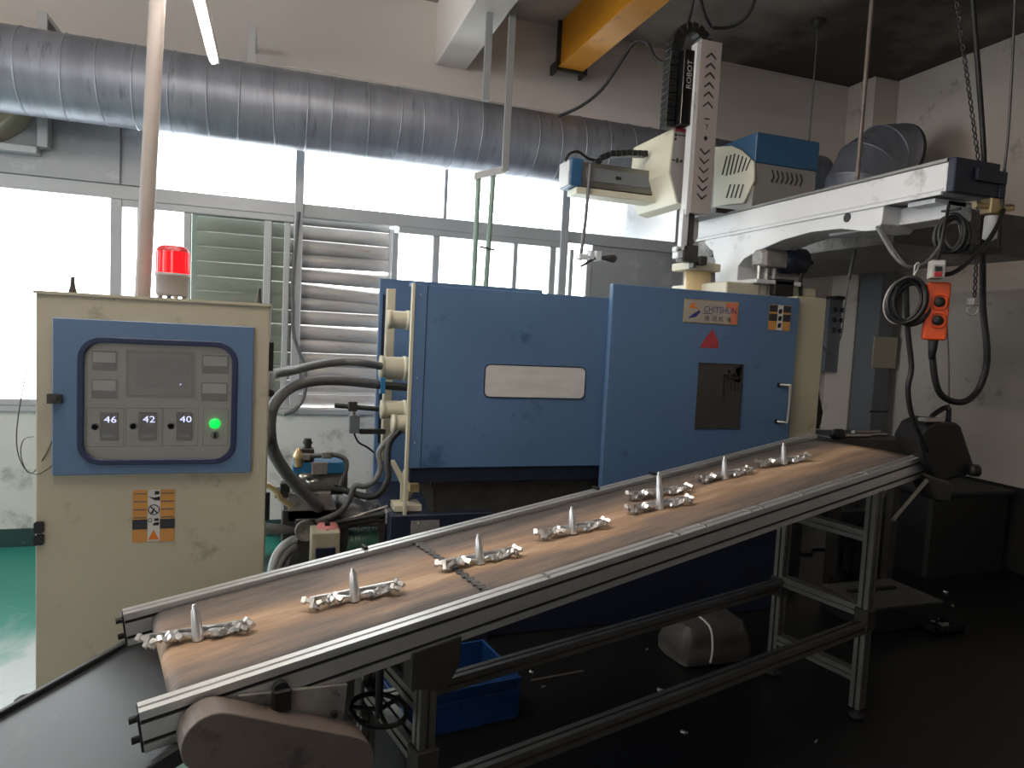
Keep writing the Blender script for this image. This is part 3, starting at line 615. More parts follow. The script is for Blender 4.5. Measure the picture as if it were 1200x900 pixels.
# left guard: panel, folded returns, skirt
gx0, gx1 = 0.591, 1.573+0.03
gz1, gz0 = 1.704, 0.859
lg = MB().box((gx0, YC, gz0), (gx1, YC+0.03, gz1)).build('guard_panel', M['blue'], mc_, 0.003)
x0, x1, z0, z1 = [0.939, 1.456, 1.199, 1.352]
MB().frame(((x0+x1)/2, YC-0.004, (z0+z1)/2), X_, Z_, x1-x0+0.008, z1-z0+0.008, 0.03, 0.005, (0, 0.006, 0)).build('window_rim', M['blue_dark'], lg)
MB().rrect(((x0+x1)/2, YC-0.003, (z0+z1)/2), X_, Z_, x1-x0, z1-z0, 0.028, (0, 0.004, 0)).build('window_pane', M['milky'], lg)
MB().box((gx0-0.012, YC-0.004, gz0-0.22), (gx0, YC+0.035, gz1+0.004)).build('cream_edge', M['cream'], lg)
MB().box((gx0+0.055, YC-0.002, gz0), (gx0+0.058, YC, gz1)).build('fold_line', M['blue_dark'], lg)
for v in (0.12, 0.42, 0.8): MB().cyl((gx0+0.025, YC-0.003, gz0+v), (gx0+0.025, YC, gz0+v), 0.004, seg=8).build('rivet', M['steel'], lg)
MB().box((gx0, YC+0.005, gz1-0.002), (gx1-0.6, YC+0.16, gz1+0.012)).build('top_return', M['blue'], lg)
MB().box((gx0+0.01, YC+0.01, gz0-0.07), (gx1, YC+0.05, gz0)).build('skirt', M['blue_dark'], mc_, 0.002)
# right sliding door
ex0, ex1 = 1.55, 2.673
ez1, ez0 = 1.772, 0.62
sd = MB().box((ex0, YD, ez0), (ex1, YD+0.035, ez1)).build('sliding_door', M['blue'], mc_, 0.004)
x0, x1, z0, z1 = [2.065, 2.332, 1.057, 1.398]
MB().box((x0, YD-0.004, z0), (x1, YD, z1)).build('window_pane', M['smoke'], sd, 0.001)
MB().box((x0-0.004, YD-0.006, z1), (x1+0.004, YD, z1+0.006)).box((x1, YD-0.006, z0), (x1+0.006, YD, z1+0.004)).build('window_rim', M['dark_steel'], sd)
sp = MB()
rs_ = random.Random(3)
for k in range(26):
    qx, qz = x1-0.008-abs(rs_.gauss(0, 0.035)), z1-0.012-abs(rs_.gauss(0, 0.045)); r_ = rs_.uniform(0.004, 0.016)
    sp.prism([(qx+r_*math.cos(a)*rs_.uniform(.6, 1.2), YD-0.0052, qz+r_*math.sin(a)*rs_.uniform(.6, 1.2)) for a in [i*math.pi/4 for i in range(8)]], (0, 0.0012, 0))
for k in range(5):
    qx = x1-0.02-0.022*k; sp.prism([(qx-0.005, YD-0.005, z1-0.05), (qx+0.006, YD-0.005, z1-0.05), (qx+0.003, YD-0.005, z1-0.13-0.07*rs_.random()), (qx-0.002, YD-0.005, z1-0.13)], (0, 0.001, 0))
o = sp.build('black_spatter', M['black_gloss'], sd); o['kind'] = 'stuff'
hx, hz0, hz1 = [2.611, 1.101, 1.301]
MB().tube([(hx-0.028, YD, hz1), (hx-0.005, YD-0.045, hz1), (hx, YD-0.05, hz1-0.01), (hx, YD-0.05, hz0+0.01), (hx-0.005, YD-0.045, hz0), (hx-0.028, YD, hz0)], 0.0085, 8, 2).build('door_handle', M['steel'], sd)
for zz in (hz0, hz1): MB().box((hx-0.045, YD-0.006, zz-0.01), (hx-0.01, YD, zz+0.01)).build('handle_foot', M['black'], sd)
# name plate
x0, x1, z0, z1 = [1.955, 2.283, 1.605, 1.725]
npt = MB().box((x0, YD-0.003, z0), (x1, YD, z1)).build('name_plate', M['plate_rim'], mc_, 0.001)
MB().box((x0+0.005, YD-0.004, z0+0.005), (x1-0.005, YD-0.003, z1-0.005)).build('plate_field', M['plate'], npt)
W = x1-x0; H = z1-z0
MB().box((x0+W*0.75, YD-0.0046, z1-H*0.28), (x1-0.006, YD-0.004, z1-0.006)).box((x0+W*0.86, YD-0.0046, z0+0.006), (x1-0.006, YD-0.004, z1-H*0.28)).build('salmon_corner', M['salmon'], npt)
MB().prism([(x0+W*0.08, YD-0.0048, z0+H*0.17), (x0+W*0.14, YD-0.0048, z0+H*0.33), (x0+W*0.27, YD-0.0048, z0+H*0.55), (x0+W*0.30, YD-0.0048, z0+H*0.47), (x0+W*0.22, YD-0.0048, z0+H*0.26)], (0, 0.0008, 0)).build('blue_swoosh', M['blue_ink'], npt)
MB().prism([(x0+W*0.09, YD-0.0048, z0+H*0.62), (x0+W*0.12, YD-0.0048, z0+H*0.80), (x0+W*0.26, YD-0.0048, z0+H*0.86), (x0+W*0.16, YD-0.0048, z0+H*0.74), (x0+W*0.27, YD-0.0048, z0+H*0.60)], (0, 0.0008, 0)).build('orange_swoosh', M['amber'], npt)
text('maker_name', 'CHITSHUN', M['blue_ink'], npt, (x0+W*0.655, YD-0.0052, z0+H*0.61), X_, Z_, H*0.27, width=W*0.60)
MB().box((x0+W*0.33, YD-0.0048, z0+H*0.42), (x0+W*0.52, YD-0.004, z0+H*0.445)).build('underline', M['ink'], npt)
for ch, fx_ in (('捷', 0.42), ('迅', 0.56), ('机', 0.68), ('械', 0.83)):
    text('plate_character', ch, M['ink'], npt, (x0+W*fx_, YD-0.0052, z0+H*0.23), X_, Z_, H*0.22)
# worn red triangle print
x0, z0 = [2.123, 1.48]
rp = MB().prism([(x0-0.06, YD-0.0008, z0), (x0+0.055, YD-0.0008, z0), (x0+0.05, YD-0.0008, z0+0.04), (x0+0.012, YD-0.0008, z0+0.1), (x0-0.02, YD-0.0008, z0+0.062)], (0, 0.0008, 0)).build('faded_red_sticker', M['red_label'], mc_)
# warning sticker
x0, x1, z0, z1 = [2.478, 2.617, 1.593, 1.727]
s2 = MB().box((x0, YD-0.0012, z0), (x1, YD, z1)).build('warning_sticker', M['orange_label'], mc_)
W = (x1-x0); H = z1-z0
MB().box((x0+W*0.38, YD-0.002, z0), (x0+W*0.64, YD-0.0012, z1)).build('pictogram_strip', M['white_label'], s2)
for a, b in ((0, 0.38), (0.64, 1.0)):
    for c_, d_ in ((0.72, 0.98), (0.36, 0.64)): MB().box((x0+W*a, YD-0.002, z0+H*c_), (x0+W*b, YD-0.0012, z0+H*d_)).build('dark_band', M['dark_label'], s2)
for f_ in (0.1, 0.38, 0.66): MB().prism([(x0+W*0.43, YD-0.0028, z0+H*f_), (x0+W*0.56, YD-0.0028, z0+H*f_), (x0+W*0.6, YD-0.0028, z0+H*(f_+.16)), (x0+W*0.5, YD-0.0028, z0+H*(f_+.2)), (x0+W*0.42, YD-0.0028, z0+H*(f_+.12))], (0, 0.0008, 0)).build('pictogram', M['ink'], s2)
# cream end panel
kx1 = 2.879
MB().box((ex1+0.002, 3.13, 0.8), (kx1, 3.9, 1.784)).build('end_panel', M['cream'], mc_, 0.004)
# body of the machine behind the guards
MB().box((gx0+0.35, 3.45, 0.55), (ex1, 4.15, 1.3)).build('platen_block', M['grime'], mc_, 0.01)
MB().box((gx0-0.05, 3.2, 0.0), (ex1+0.1, 4.25, 0.56)).build('machine_bed', M['blue_dark'], mc_, 0.006)
MB().box((gx0+0.12, 3.2, 0.56), (ex1, 3.3, 0.88)).build('lower_guard', M['dark_steel'], mc_, 0.004)
for k_ in (0.25, 0.62): MB().cyl((gx0+0.12+k_, 3.19, 0.72), (gx0+0.12+k_, 3.2, 0.72), 0.016, seg=10).build('plug', M['dark_steel'], mc_)
# rear guard
ry = 4.25
rx0, rx1 = 0.58, 1.625
MB().box((rx0, ry, 0.35), (rx1, ry+0.03, 1.795)).build('rear_guard', M['blue'], mc_, 0.003)
MB().box((rx0+0.02, ry-0.006, 0.8), (rx0+0.035, ry, 1.7)).build('fold_line', M['blue_dark'], mc_)
# cream frame and toggles at the left end
fy = 3.75
MB().box((0.553, fy, 0.78), (0.599, fy+0.05, 1.71)).build('frame_upright', M['cream'], mc_, 0.004)
for (q, y_, r_) in (([0.54, 0.703, 1.545], 3.6, 0.045), ([0.51, 0.714, 1.294], 3.6, 0.06), ([0.508, 0.703, 1.092], 3.5, 0.045), ([0.55, 0.685, 1.032], 3.4, 0.045)):
    a_, b_, z_ = q
    t_ = MB().cyl((a_, y_, z_), (b_+0.1, y_, z_), r_, seg=24).build('tie_bar', M['cream'], mc_)
    MB().lathe((a_-0.004, y_, z_), (1, 0, 0), [(0, 0), (r_+0.003, 0), (r_+0.004, 0.004), (r_+0.004, 0.02), (r_, 0.02)], 24).build('end_collar', M['cream'], t_)
    MB().lathe((a_+(b_-a_)*0.55, y_, z_), (1, 0, 0), [(r_, 0), (r_+0.005, 0), (r_+0.005, 0.018), (r_, 0.018)], 24).build('ring', M['cream_light'], t_)
q = (0.474, 3.5, 1.215)
MB().cyl(q, (0.689, 3.5, 1.203), 0.02, seg=12).build('hydraulic_line', M['black'], mc_)
MB().box((0.495, 3.52, 1.175), (0.517, 3.46, 1.253)).build('line_clamp', M['teal_blue'], mc_)
# bracket foot
MB().prism([(0.529, 3.3, 0.865), (0.553, 3.3, 0.869), (0.646, 3.3, 0.709), (0.631, 3.3, 0.667), (0.604, 3.3, 0.718)], (0, 0.03, 0)).build('diagonal_brace', M['cream'], mc_, 0.002)
MB().prism([(0.585, 3.28, 0.79), (0.612, 3.28, 0.851), (0.635, 3.28, 0.789), (0.619, 3.28, 0.656), (0.586, 3.28, 0.657)], (0, 0.04, 0)).build('brace_post', M['cream'], mc_, 0.002)
MB().box((0.61, 3.2, 0.737), (0.656, 3.24, 0.776)).build('brace_block', M['tan'], mc_, 0.002)
q = (0.541, 3.22, 0.645)
MB().box((q[0], 3.2, q[2]), (q[0]+0.13, 3.32, q[2]+0.03)).build('foot_plate', M['cream'], mc_, 0.002)
MB().prism([(0.646, 3.19, 0.788), (0.699, 3.19, 0.786), (0.721, 3.19, 0.757), (0.73, 3.19, 0.642), (0.713, 3.19, 0.643), (0.7, 3.19, 0.676)], (0, 0.02, 0)).build('grey_gusset', M['plastic_sheet'], mc_, 0.002)
bx0 = 0.516
MB().box((bx0, 3.15, 0.0), (bx0+0.5, 3.24, 0.641)).build('base_block', M['blue_dark'], mc_, 0.004)
MB().box((0.612, 3.148, 0.545), (0.747, 3.152, 0.615)).build('access_plate', M['grime'], mc_)
MB().cyl((0.646, 3.148, 0.604), (0.644, 3.14, 0.606), 0.005, seg=8).build('screw', M['steel'], mc_)

# ------------------------------------------------------------------ take-out robot on the machine
BX = 2.5
rb = thing('takeout_robot', 'white beam take-out robot with a vertical arm on top of the blue machine', 'robot', (2.6, 3.5, 1.84))
zt, zb = 2.268, 2.152
bm_ = MB().box((BX, 2.13, zb), (BX+0.25, 3.86, zt)).build('beam', M['white_metal'], rb, 0.006, 2)
MB().box((BX-0.008, 2.13, zt), (BX+0.26, 3.86, zt+0.012)).build('guide_rail', M['extr_dark'], bm_)
MB().box((BX-0.004, 2.14, zb+0.008), (BX, 3.86, zb+0.014)).box((BX-0.012, 2.14, zb-0.012), (BX, 3.86, zb)).build('beam_lip', M['white_metal'], bm_)
MB().box((BX-0.002, 2.095, zb-0.006), (BX+0.24, 2.13, zt+0.012)).build('beam_end_cap', M['blue_dark'], rb, 0.004)
MB().box((BX+0.1, 2.08, zt-0.07), (BX+0.265, 2.095, zt-0.02)).box((BX+0.24, 2.09, zb-0.006), (BX+0.275, 2.13, zb+0.06)).build('cap_step', M['blue_dark'], rb, 0.003)
MB().box((BX+0.10, 2.2, zb-0.085), (BX+0.24, 2.85, zb-0.01)).build('under_channel', M['white_metal'], rb, 0.004)
out = [(2.5, 3.638, 1.863), (2.5, 3.654, 2.002), (2.5, 3.697, 2.068), (2.5, 3.776, 2.122), (2.5, 3.779, 2.154), (2.5, 2.427, 2.145), (2.5, 2.432, 2.065), (2.5, 2.461, 2.039), (2.5, 2.529, 2.043), (2.5, 2.668, 2.072), (2.5, 2.863, 2.08), (2.5, 3.059, 2.064), (2.5, 3.247, 2.029), (2.5, 3.376, 1.994), (2.5, 3.426, 1.954), (2.5, 3.428, 1.837)]
MB().prism([V(p)+V((0.0, 0, 0)) for p in out], (0.2, 0, 0)).build('arch_bracket', M['white_metal'], rb, 0.004, 2)
for q in ((2.5, 3.704, 2.053), (2.5, 2.632, 2.119)): MB().cyl((BX-0.002, q[1], q[2]), (BX+0.01, q[1], q[2]), 0.022, seg=18).build('round_hole', M['black'], rb)
MB().box((BX-0.04, 3.2, 1.845), (BX+0.26, 3.66, 1.868)).build('bracket_foot', M['white_metal'], rb, 0.004)
MB().box((BX+0.03, 2.2, zb-0.03), (BX+0.2, 2.33, zb-0.012)).build('cable_bracket', M['white_metal'], rb)
# carriage housing
hp = [(2.063, 3.5, 2.689), (2.211, 3.5, 2.695), (2.189, 3.5, 2.266), (2.116, 3.5, 2.282), (2.049, 3.5, 2.444)]
hs = MB().prism(hp, (0, 0.46, 0)).build('carriage_housing', M['cream_light'], rb, 0.006, 2)
MB().prism([V(p)+V((0, -0.006, 0)) for p in [(2.069, 3.5, 2.68), (2.206, 3.5, 2.685), (2.189, 3.5, 2.276), (2.121, 3.5, 2.288), (2.06, 3.5, 2.446)]], (0, 0.006, 0)).build('front_plate', M['robot_grey'], hs)
MB().prism([V(p)+V((0, -0.008, 0)) for p in [(2.074, 3.5, 2.688), (2.194, 3.5, 2.695), (2.196, 3.5, 2.674), (2.075, 3.5, 2.67)]], (0, 0.002, 0)).build('red_label', M['red_label'], hs)
for v in (159, 163): pass
MB().prism([V(p)+V((0, -0.008, 0)) for p in [(2.087, 3.5, 2.655), (2.175, 3.5, 2.658), (2.176, 3.5, 2.653), (2.088, 3.5, 2.65)]], (0, 0.002, 0)).prism([V(p)+V((0, -0.008, 0)) for p in [(2.071, 3.5, 2.66), (2.082, 3.5, 2.661), (2.084, 3.5, 2.645), (2.072, 3.5, 2.643)]], (0, 0.002, 0)).prism([V(p)+V((0, -0.008, 0)) for p in [(2.072, 3.5, 2.637), (2.084, 3.5, 2.638), (2.082, 3.5, 2.622), (2.071, 3.5, 2.62)]], (0, 0.002, 0)).build('label_print', M['ink'], hs)
q = (2.097, 3.49, 2.514)
MB().box((q[0]-0.034, 3.492, q[2]-0.003), (q[0]-0.012, 3.495, q[2]+0.003)).box((q[0]-0.006, 3.492, q[2]-0.012), (q[0]+0.006, 3.495, q[2]+0.012)).prism([(q[0]+0.016, 3.492, q[2]), (q[0]+0.026, 3.492, q[2]+0.01), (q[0]+0.036, 3.492, q[2]), (q[0]+0.026, 3.492, q[2]-0.01)], (0, 0.003, 0)).build('axis_marks', M['ink'], hs)
# cross arm towards the left
cy0, cy1 = 3.72, 3.86
cxl = 1.548; cxr = 2.16
z1_, z0_ = 2.499, 2.361
cr = MB().box((cxl+0.07, cy0, z0_), (cxr, cy1, z1_)).build('cross_arm', M['extr_dark'], rb, 0.004)
MB().box((cxl+0.1, cy0-0.004, z0_+0.035), (cxr, cy0, z1_-0.03)).build('side_cover', M['grey_box'], cr)
MB().box((cxl, cy0-0.01, z0_-0.005), (cxl+0.075, cy1+0.01, z1_+0.012)).build('arm_end_cap', M['blue_cover'], cr, 0.008, 2)
MB().box((cxl-0.008, cy0+0.0, z0_), (cxl, cy1, z1_)).build('end_plate', M['white_metal'], cr)
MB().box((cxl+0.04, cy0-0.012, z0_-0.045), (cxr, cy1-0.02, z0_-0.008)).build('arm_lower_rail', M['cream_light'], cr, 0.003)
MB().box((1.835, cy0-0.007, z0_+0.06), (1.868, cy0-0.004, z0_+0.078)).build('small_label', M['ink'], cr)
# energy chain on the cross arm: separate links
def echain(name, pts, w, h, n):
    P = []; Q = [V(p) for p in pts]
    tot = [0]
    for i in range(len(Q)-1): tot.append(tot[-1]+(Q[i+1]-Q[i]).length)
    def at(s_):
        for i in range(len(Q)-1):
            if s_ <= tot[i+1]: return Q[i].lerp(Q[i+1], (s_-tot[i])/(tot[i+1]-tot[i])), (Q[i+1]-Q[i]).normalized()
        return Q[-1], (Q[-1]-Q[-2]).normalized()
    for k in range(n):
        c, d = at(tot[-1]*(k+0.5)/n); L = tot[-1]/n*0.46; t = Y_; u = d.cross(t).normalized()
        m = MB(); A = [c+d*(sx*L)+t*(sy*w/2)+u*(sz*h/2) for sx, sy, sz in ((-1,-1,-1),(1,-1,-1),(1,1,-1),(-1,1,-1),(-1,-1,1),(1,-1,1),(1,1,1),(-1,1,1))]
        m.add(A, [(0,3,2,1),(4,5,6,7),(0,1,5,4),(1,2,6,5),(2,3,7,6),(3,0,4,7)])
        P.append(m)
    return P
pts = [(2.039, 3.75, 2.597), (1.916, 3.75, 2.586), (1.806, 3.75, 2.567), (1.743, 3.75, 2.535), (1.713, 3.75, 2.497)]
for m in echain('c', pts, 0.06, 0.034, 10): m.build('chain_link', M['black'], cr, 0.003)
MB().tube([(1.53, 3.76, 2.496), (1.559, 3.76, 2.543), (1.611, 3.76, 2.559), (1.678, 3.76, 2.529), (1.743, 3.76, 2.527)], 0.008).build('arm_hose', M['black'], cr)
# vertical arm
ax0, ax1 = 2.142, 2.277
az0, az1 = 2.218, 3.149
va = MB().box((ax0+0.0, 3.40, az0), (ax1, 3.47, az1)).build('arm_cover', M['arm_grey'], rb, 0.004, 2)
MB().box((ax0-0.022, 3.405, az0-0.01), (ax0, 3.46, az1-0.02)).build('arm_rail', M['white_metal'], va, 0.002)
mx_ = (ax0+ax1)/2
def chev(zc, dn):
    s_ = -1 if dn else 1
    return MB().prism([(mx_-0.03, 3.397, zc-0.012*s_), (mx_, 3.397, zc+0.014*s_), (mx_+0.03, 3.397, zc-0.012*s_), (mx_+0.03, 3.397, zc-0.020*s_), (mx_, 3.397, zc+0.005*s_), (mx_-0.03, 3.397, zc-0.020*s_)], (0, 0.003, 0))
for z_ in [3.072, 3.019, 2.969, 2.916, 2.866, 2.812]: chev(z_, False).build('chevron', M['ink'], va)
for z_ in [2.552, 2.502, 2.452, 2.401, 2.355, 2.309]: chev(z_, True).build('chevron', M['ink'], va)
MB().box((mx_-0.016, 3.397, 2.732-0.003), (mx_+0.016, 3.4, 2.732+0.003)).build('dash_mark', M['ink'], va)
text('letter_mark', 'Y', M['ink'], va, (mx_, 3.396, 2.691), X_, Z_, 0.03)
MB().prism([(mx_-0.014, 3.397, 2.628), (mx_, 3.397, 2.628+0.014), (mx_+0.014, 3.397, 2.628), (mx_, 3.397, 2.628-0.014)], (0, 0.003, 0)).build('diamond_mark', M['ink'], va)
MB().box((ax0-0.085, 3.42, 2.69), (ax0-0.022, 3.5, az1-0.06)).build('arm_back', M['black_gloss'], rb, 0.003)
text('rotated_lettering', 'ROBOT', M['white_label'], va, (ax0-0.05, 3.419, az1-0.19), Z_, -X_, 0.03, width=0.15)
# cable chain looping over the top
lp = [(ax0-0.12, 3.5, 2.68), (ax0-0.12, 3.5, 3.0)]
cx_, cz_ = ax0-0.02, az1-0.05
for k in range(9):
    a = R(180-22.5*k); lp.append((cx_+0.105*math.cos(a), 3.48, cz_+0.125*math.sin(a)))
lp.append((cx_+0.105, 3.48, cz_-0.03))
for m in echain('c', lp, 0.07, 0.055, 22): m.build('chain_link', M['black'], rb, 0.003)
# gripper under the arm
MB().box((ax0-0.03, 3.42, az0-0.2), (ax0+0.01, 3.46, az0+0.02)).build('gripper_post', M['white_metal'], rb, 0.003)
MB().box((ax0+0.01, 3.43, az0-0.22), (ax0+0.055, 3.49, az0)).build('gripper_cylinder', M['dark_steel'], rb, 0.004)
gq = V((2.17, 3.42, 2.003))
MB().box(gq+V((-0.04, 0, -0.05)), gq+V((0.06, 0.08, 0.045))).cyl(gq+V((0.0, -0.005, 0.06)), gq+V((0.0, 0.06, 0.06)), 0.022, seg=12).build('gripper_body', M['dark_steel'], rb, 0.006)
MB().box(gq+V((-0.075, 0.0, -0.035)), gq+V((-0.04, 0.06, 0.02))).box(gq+V((-0.085, 0.0, 0.0)), gq+V((-0.05, 0.05, 0.03))).build('gripper_jaw', M['white_metal'], rb, 0.005)
MB().box(gq+V((0.07, 0.0, -0.06)), gq+V((0.12, 0.06, -0.01))).box(gq+V((0.03, 0.0, -0.08)), gq+V((0.05, 0.05, -0.05))).build('gripper_jaw', M['dark_steel'], rb, 0.004)
# motor box right of the arm
mx0 = 2.618; mx1 = 3.064
zA, zB, zC = 2.744, 2.571, 2.30
mb_ = MB().box((mx0, 3.5, zC), (mx1, 3.95, zB)).build('motor_box', M['robot_grey'], rb, 0.004)
MB().prism([(mx0-0.004, 3.496, zB), (mx0-0.004, 3.95, zB), (mx0-0.004, 3.95, zA-0.02), (mx0-0.004, 3.85, zA), (mx0-0.004, 3.496, zA)], (mx1-mx0+0.01, 0, 0)).build('blue_cover', M['blue_cover'], rb, 0.004)
fp = [(2.61, 3.495, 2.569), (2.61, 3.617, 2.665), (2.61, 3.722, 2.715), (2.61, 3.902, 2.752), (2.61, 3.875, 2.373), (2.61, 3.563, 2.345), (2.61, 3.482, 2.46)]
cvx = mx0-0.012
cv = MB().prism([(cvx, p[1], p[2]) for p in fp], (0.012, 0, 0)).build('louvred_cover', M['cream_light'], rb, 0.002)
for qq in [[(2.604, 3.766, 2.663), (2.604, 3.754, 2.66), (2.604, 3.79, 2.554), (2.604, 3.803, 2.557)], [(2.604, 3.727, 2.662), (2.604, 3.714, 2.659), (2.604, 3.748, 2.54), (2.604, 3.761, 2.542)], [(2.604, 3.688, 2.661), (2.604, 3.676, 2.658), (2.604, 3.709, 2.538), (2.604, 3.721, 2.541)], [(2.604, 3.647, 2.644), (2.604, 3.636, 2.641), (2.604, 3.67, 2.537), (2.604, 3.682, 2.539)], [(2.604, 3.608, 2.628), (2.604, 3.596, 2.625), (2.604, 3.631, 2.535), (2.604, 3.643, 2.538)], [(2.604, 3.569, 2.612), (2.604, 3.558, 2.609), (2.604, 3.594, 2.534), (2.604, 3.605, 2.536)], [(2.604, 3.531, 2.596), (2.604, 3.52, 2.594), (2.604, 3.557, 2.532), (2.604, 3.568, 2.535)], [(2.604, 3.71, 2.481), (2.604, 3.697, 2.479), (2.604, 3.728, 2.402), (2.604, 3.742, 2.404)], [(2.604, 3.667, 2.473), (2.604, 3.654, 2.471), (2.604, 3.685, 2.395), (2.604, 3.698, 2.397)], [(2.604, 3.625, 2.466), (2.604, 3.612, 2.463), (2.604, 3.642, 2.388), (2.604, 3.655, 2.39)], [(2.604, 3.583, 2.458), (2.604, 3.571, 2.456), (2.604, 3.6, 2.381), (2.604, 3.613, 2.383)]]:
    MB().prism([V(p) for p in qq], (0.003, 0, 0)).build('vent_slot', M['ink'], cv)
for k in range(7):
    x_ = mx0+0.12+0.034*k; MB().prism([(x_, 3.497, zB-0.03), (x_+0.01, 3.497, zB-0.03), (x_+0.024, 3.497, zB-0.065), (x_+0.01, 3.497, zB-0.1), (x_, 3.497, zB-0.1), (x_+0.014, 3.497, zB-0.065)], (0, 0.004, 0)).build('vent_slot', M['dark_steel'], mb_)
MB().box((mx0-0.2, 3.56, zC-0.03), (mx1-0.1, 3.9, zC)).build('carriage_plate', M['dark_steel'], rb, 0.003)
MB().box((ax1-0.06, 3.56, zC+0.03), (ax1+0.07, 3.64, zC+0.13)).build('gear_unit', M['blue_dark'], rb, 0.004)
# spray wand hanging from the cross arm
wd = [(1.659, 3.69, 2.483), (1.647, 3.69, 2.158), (1.629, 3.69, 1.94)]
MB().cyl(wd[0], wd[1], 0.010, seg=10).cyl(wd[1], wd[2], 0.010, seg=10).build('vacuum_wand', M['hose'], rb)
wq = V((1.633, 3.69, 1.964))
MB().box(wq+V((-0.02, -0.03, -0.02)), wq+V((0.03, 0.03, 0.01))).box(wq+V((0.05, -0.02, -0.015)), wq+V((0.075, 0.02, 0.03))).box(wq+V((0.085, -0.02, -0.02)), wq+V((0.12, 0.02, 0.035))).cyl(wq+V((0.03, 0, 0)), wq+V((0.09, 0, 0)), 0.008, seg=8).build('wand_clamp', M['white_metal'], rb, 0.003)
MB().tube([wq+V((0.0, 0, -0.06)), wq+V((0.03, -0.01, -0.04)), wq+V((0.08, -0.01, -0.01)), wq+V((0.13, 0, 0.0))], 0.007).lathe(wq+V((0.12, 0, 0.0)), (1, 0, 0.02), [(0.01, 0), (0.014, 0.03), (0.022, 0.06), (0.024, 0.09), (0.01, 0.105), (0, 0.105)], 12).build('wand_nozzle', M['dark_steel'], rb)
# air regulator at the beam end
fq = V((2.748, 2.12, 2.113))
MB().box(fq+V((-0.035, -0.02, -0.03)), fq+V((0.045, 0.03, 0.035))).cyl(fq+V((-0.1, 0, 0)), fq+V((-0.03, 0, 0)), 0.012, seg=10).cyl(fq+V((0.04, 0, 0.0)), fq+V((0.11, 0, 0.01)), 0.014, seg=10).build('air_regulator', M['brass'], rb, 0.004)
MB().lathe(fq+V((0.0, 0, -0.035)), (0, 0, -1), [(0.024, 0), (0.026, 0.01), (0.026, 0.09), (0.012, 0.1), (0, 0.1)], 16).build('filter_bowl', M['white_metal'], rb)
MB().box((2.631, 2.2, 1.928), (2.795, 2.1, 1.953)).build('hanger_bar', M['black'], rb)
MB().cyl((2.809, 2.12, 1.95), (2.791, 2.12, 2.179), 0.006, seg=8).build('hanger_stay', M['black'], rb)

# platen top that carries the robot, and the pieces visible above the door
MB().box((2.3, 3.24, 0.5), (2.9, 3.8, 1.845)).build('front_platen', M['cream'], mc_, 0.006)
q = (2.317, 3.55, 1.86)
MB().lathe((q[0], 3.55, 1.6), (0, 0, 1), [(0.075, 0), (0.075, 1.919-1.6), (0, 1.919-1.6)], 24).build('tan_cylinder', M['tan'], mc_)
MB().box((q[0]-0.11, 3.47, 1.919), (q[0]+0.1, 3.66, 1.963)).build('cylinder_flange', M['cream'], mc_, 0.004)
q = V((2.552, 3.25, 1.987))
MB().loft([[q+V((x_, y_*k, z_*k)) for y_, z_ in ((-0.06, -0.05), (0.06, -0.05), (0.06, 0.03), (0.03, 0.055), (-0.03, 0.055), (-0.06, 0.03))] for x_, k in ((-0.06, 0.7), (-0.04, 1.0), (0.09, 1.0))], smooth=False).build('pump_head', M['grime'], mc_, 0.004)
MB().lathe(q+V((0.09, 0, 0)), (1, 0, 0.0), [(0.055, 0), (0.075, 0.02), (0.075, 0.15), (0.05, 0.17), (0, 0.17)], 20).build('pump_motor', M['blue_dark'], mc_)
for dx_ in (-0.04, 0.01, 0.06): MB().cyl(q+V((dx_, 0, -0.2)), q+V((dx_, 0, -0.04)), 0.012, seg=10).build('pump_stud', M['steel'], mc_)
MB().box(q+V((0.03, -0.05, -0.2)), q+V((0.16, 0.05, -0.11))).build('valve_block', M['black'], mc_, 0.004)
MB().tube([q+V((0.2, -0.02, 0.03)), q+V((0.225, -0.03, -0.03)), q+V((0.215, -0.03, -0.1)), q+V((0.235, -0.02, -0.19))], 0.011).cyl(q+V((0.2, 0, 0.005)), q+V((0.31, 0, 0.0)), 0.014, seg=8).build('motor_cable', M['black'], mc_)

# ------------------------------------------------------------------ wall things at the far right
gb = thing('wall_control_box', 'grey electrical box with buttons on the far wall behind the cream end panel', 'box', (4.752, 5.0, 1.4))
bx_ = [4.587, 4.794, 1.309, 1.948]
MB().box((bx_[0], 4.95, bx_[2]), (bx_[1], 5.1, bx_[3])).build('box_body', M['grey_box'], gb, 0.004)
for i in range(2):
    for j in range(3): MB().lathe((bx_[0]+(0.3+0.4*i)*(bx_[1]-bx_[0]), 4.95, bx_[3]-0.09-0.09*j), (0, -1, 0), [(0.022, 0), (0.022, 0.012), (0.015, 0.02), (0, 0.02)], 12).build('push_button', M['ctrl'], gb)
MB().box((bx_[0]+0.05, 4.92, bx_[3]), (bx_[1]-0.06, 5.05, bx_[3]+0.03)).build('box_gland', M['dark_steel'], gb)
lk = thing('steel_locker', 'narrow grey steel locker with a pale door plate in the right corner', 'locker', (4.85, 4.6, 0))
lx0, lx1 = 4.9, 4.74
MB().box((lx0, 4.55, 0.0), (lx1, 4.785, 2.34)).build('body', M['grey_box'], lk, 0.004)
MB().box((lx0+0.05, 4.54, 1.375), (lx1-0.04, 4.55, 1.634)).build('door_plate', M['cabinet'], lk, 0.002)
for zz in (1.0, 1.62): MB().box((lx0+0.02, 4.545, zz), (lx1-0.02, 4.55, zz+0.012)).build('door_gap', M['ink'], lk)

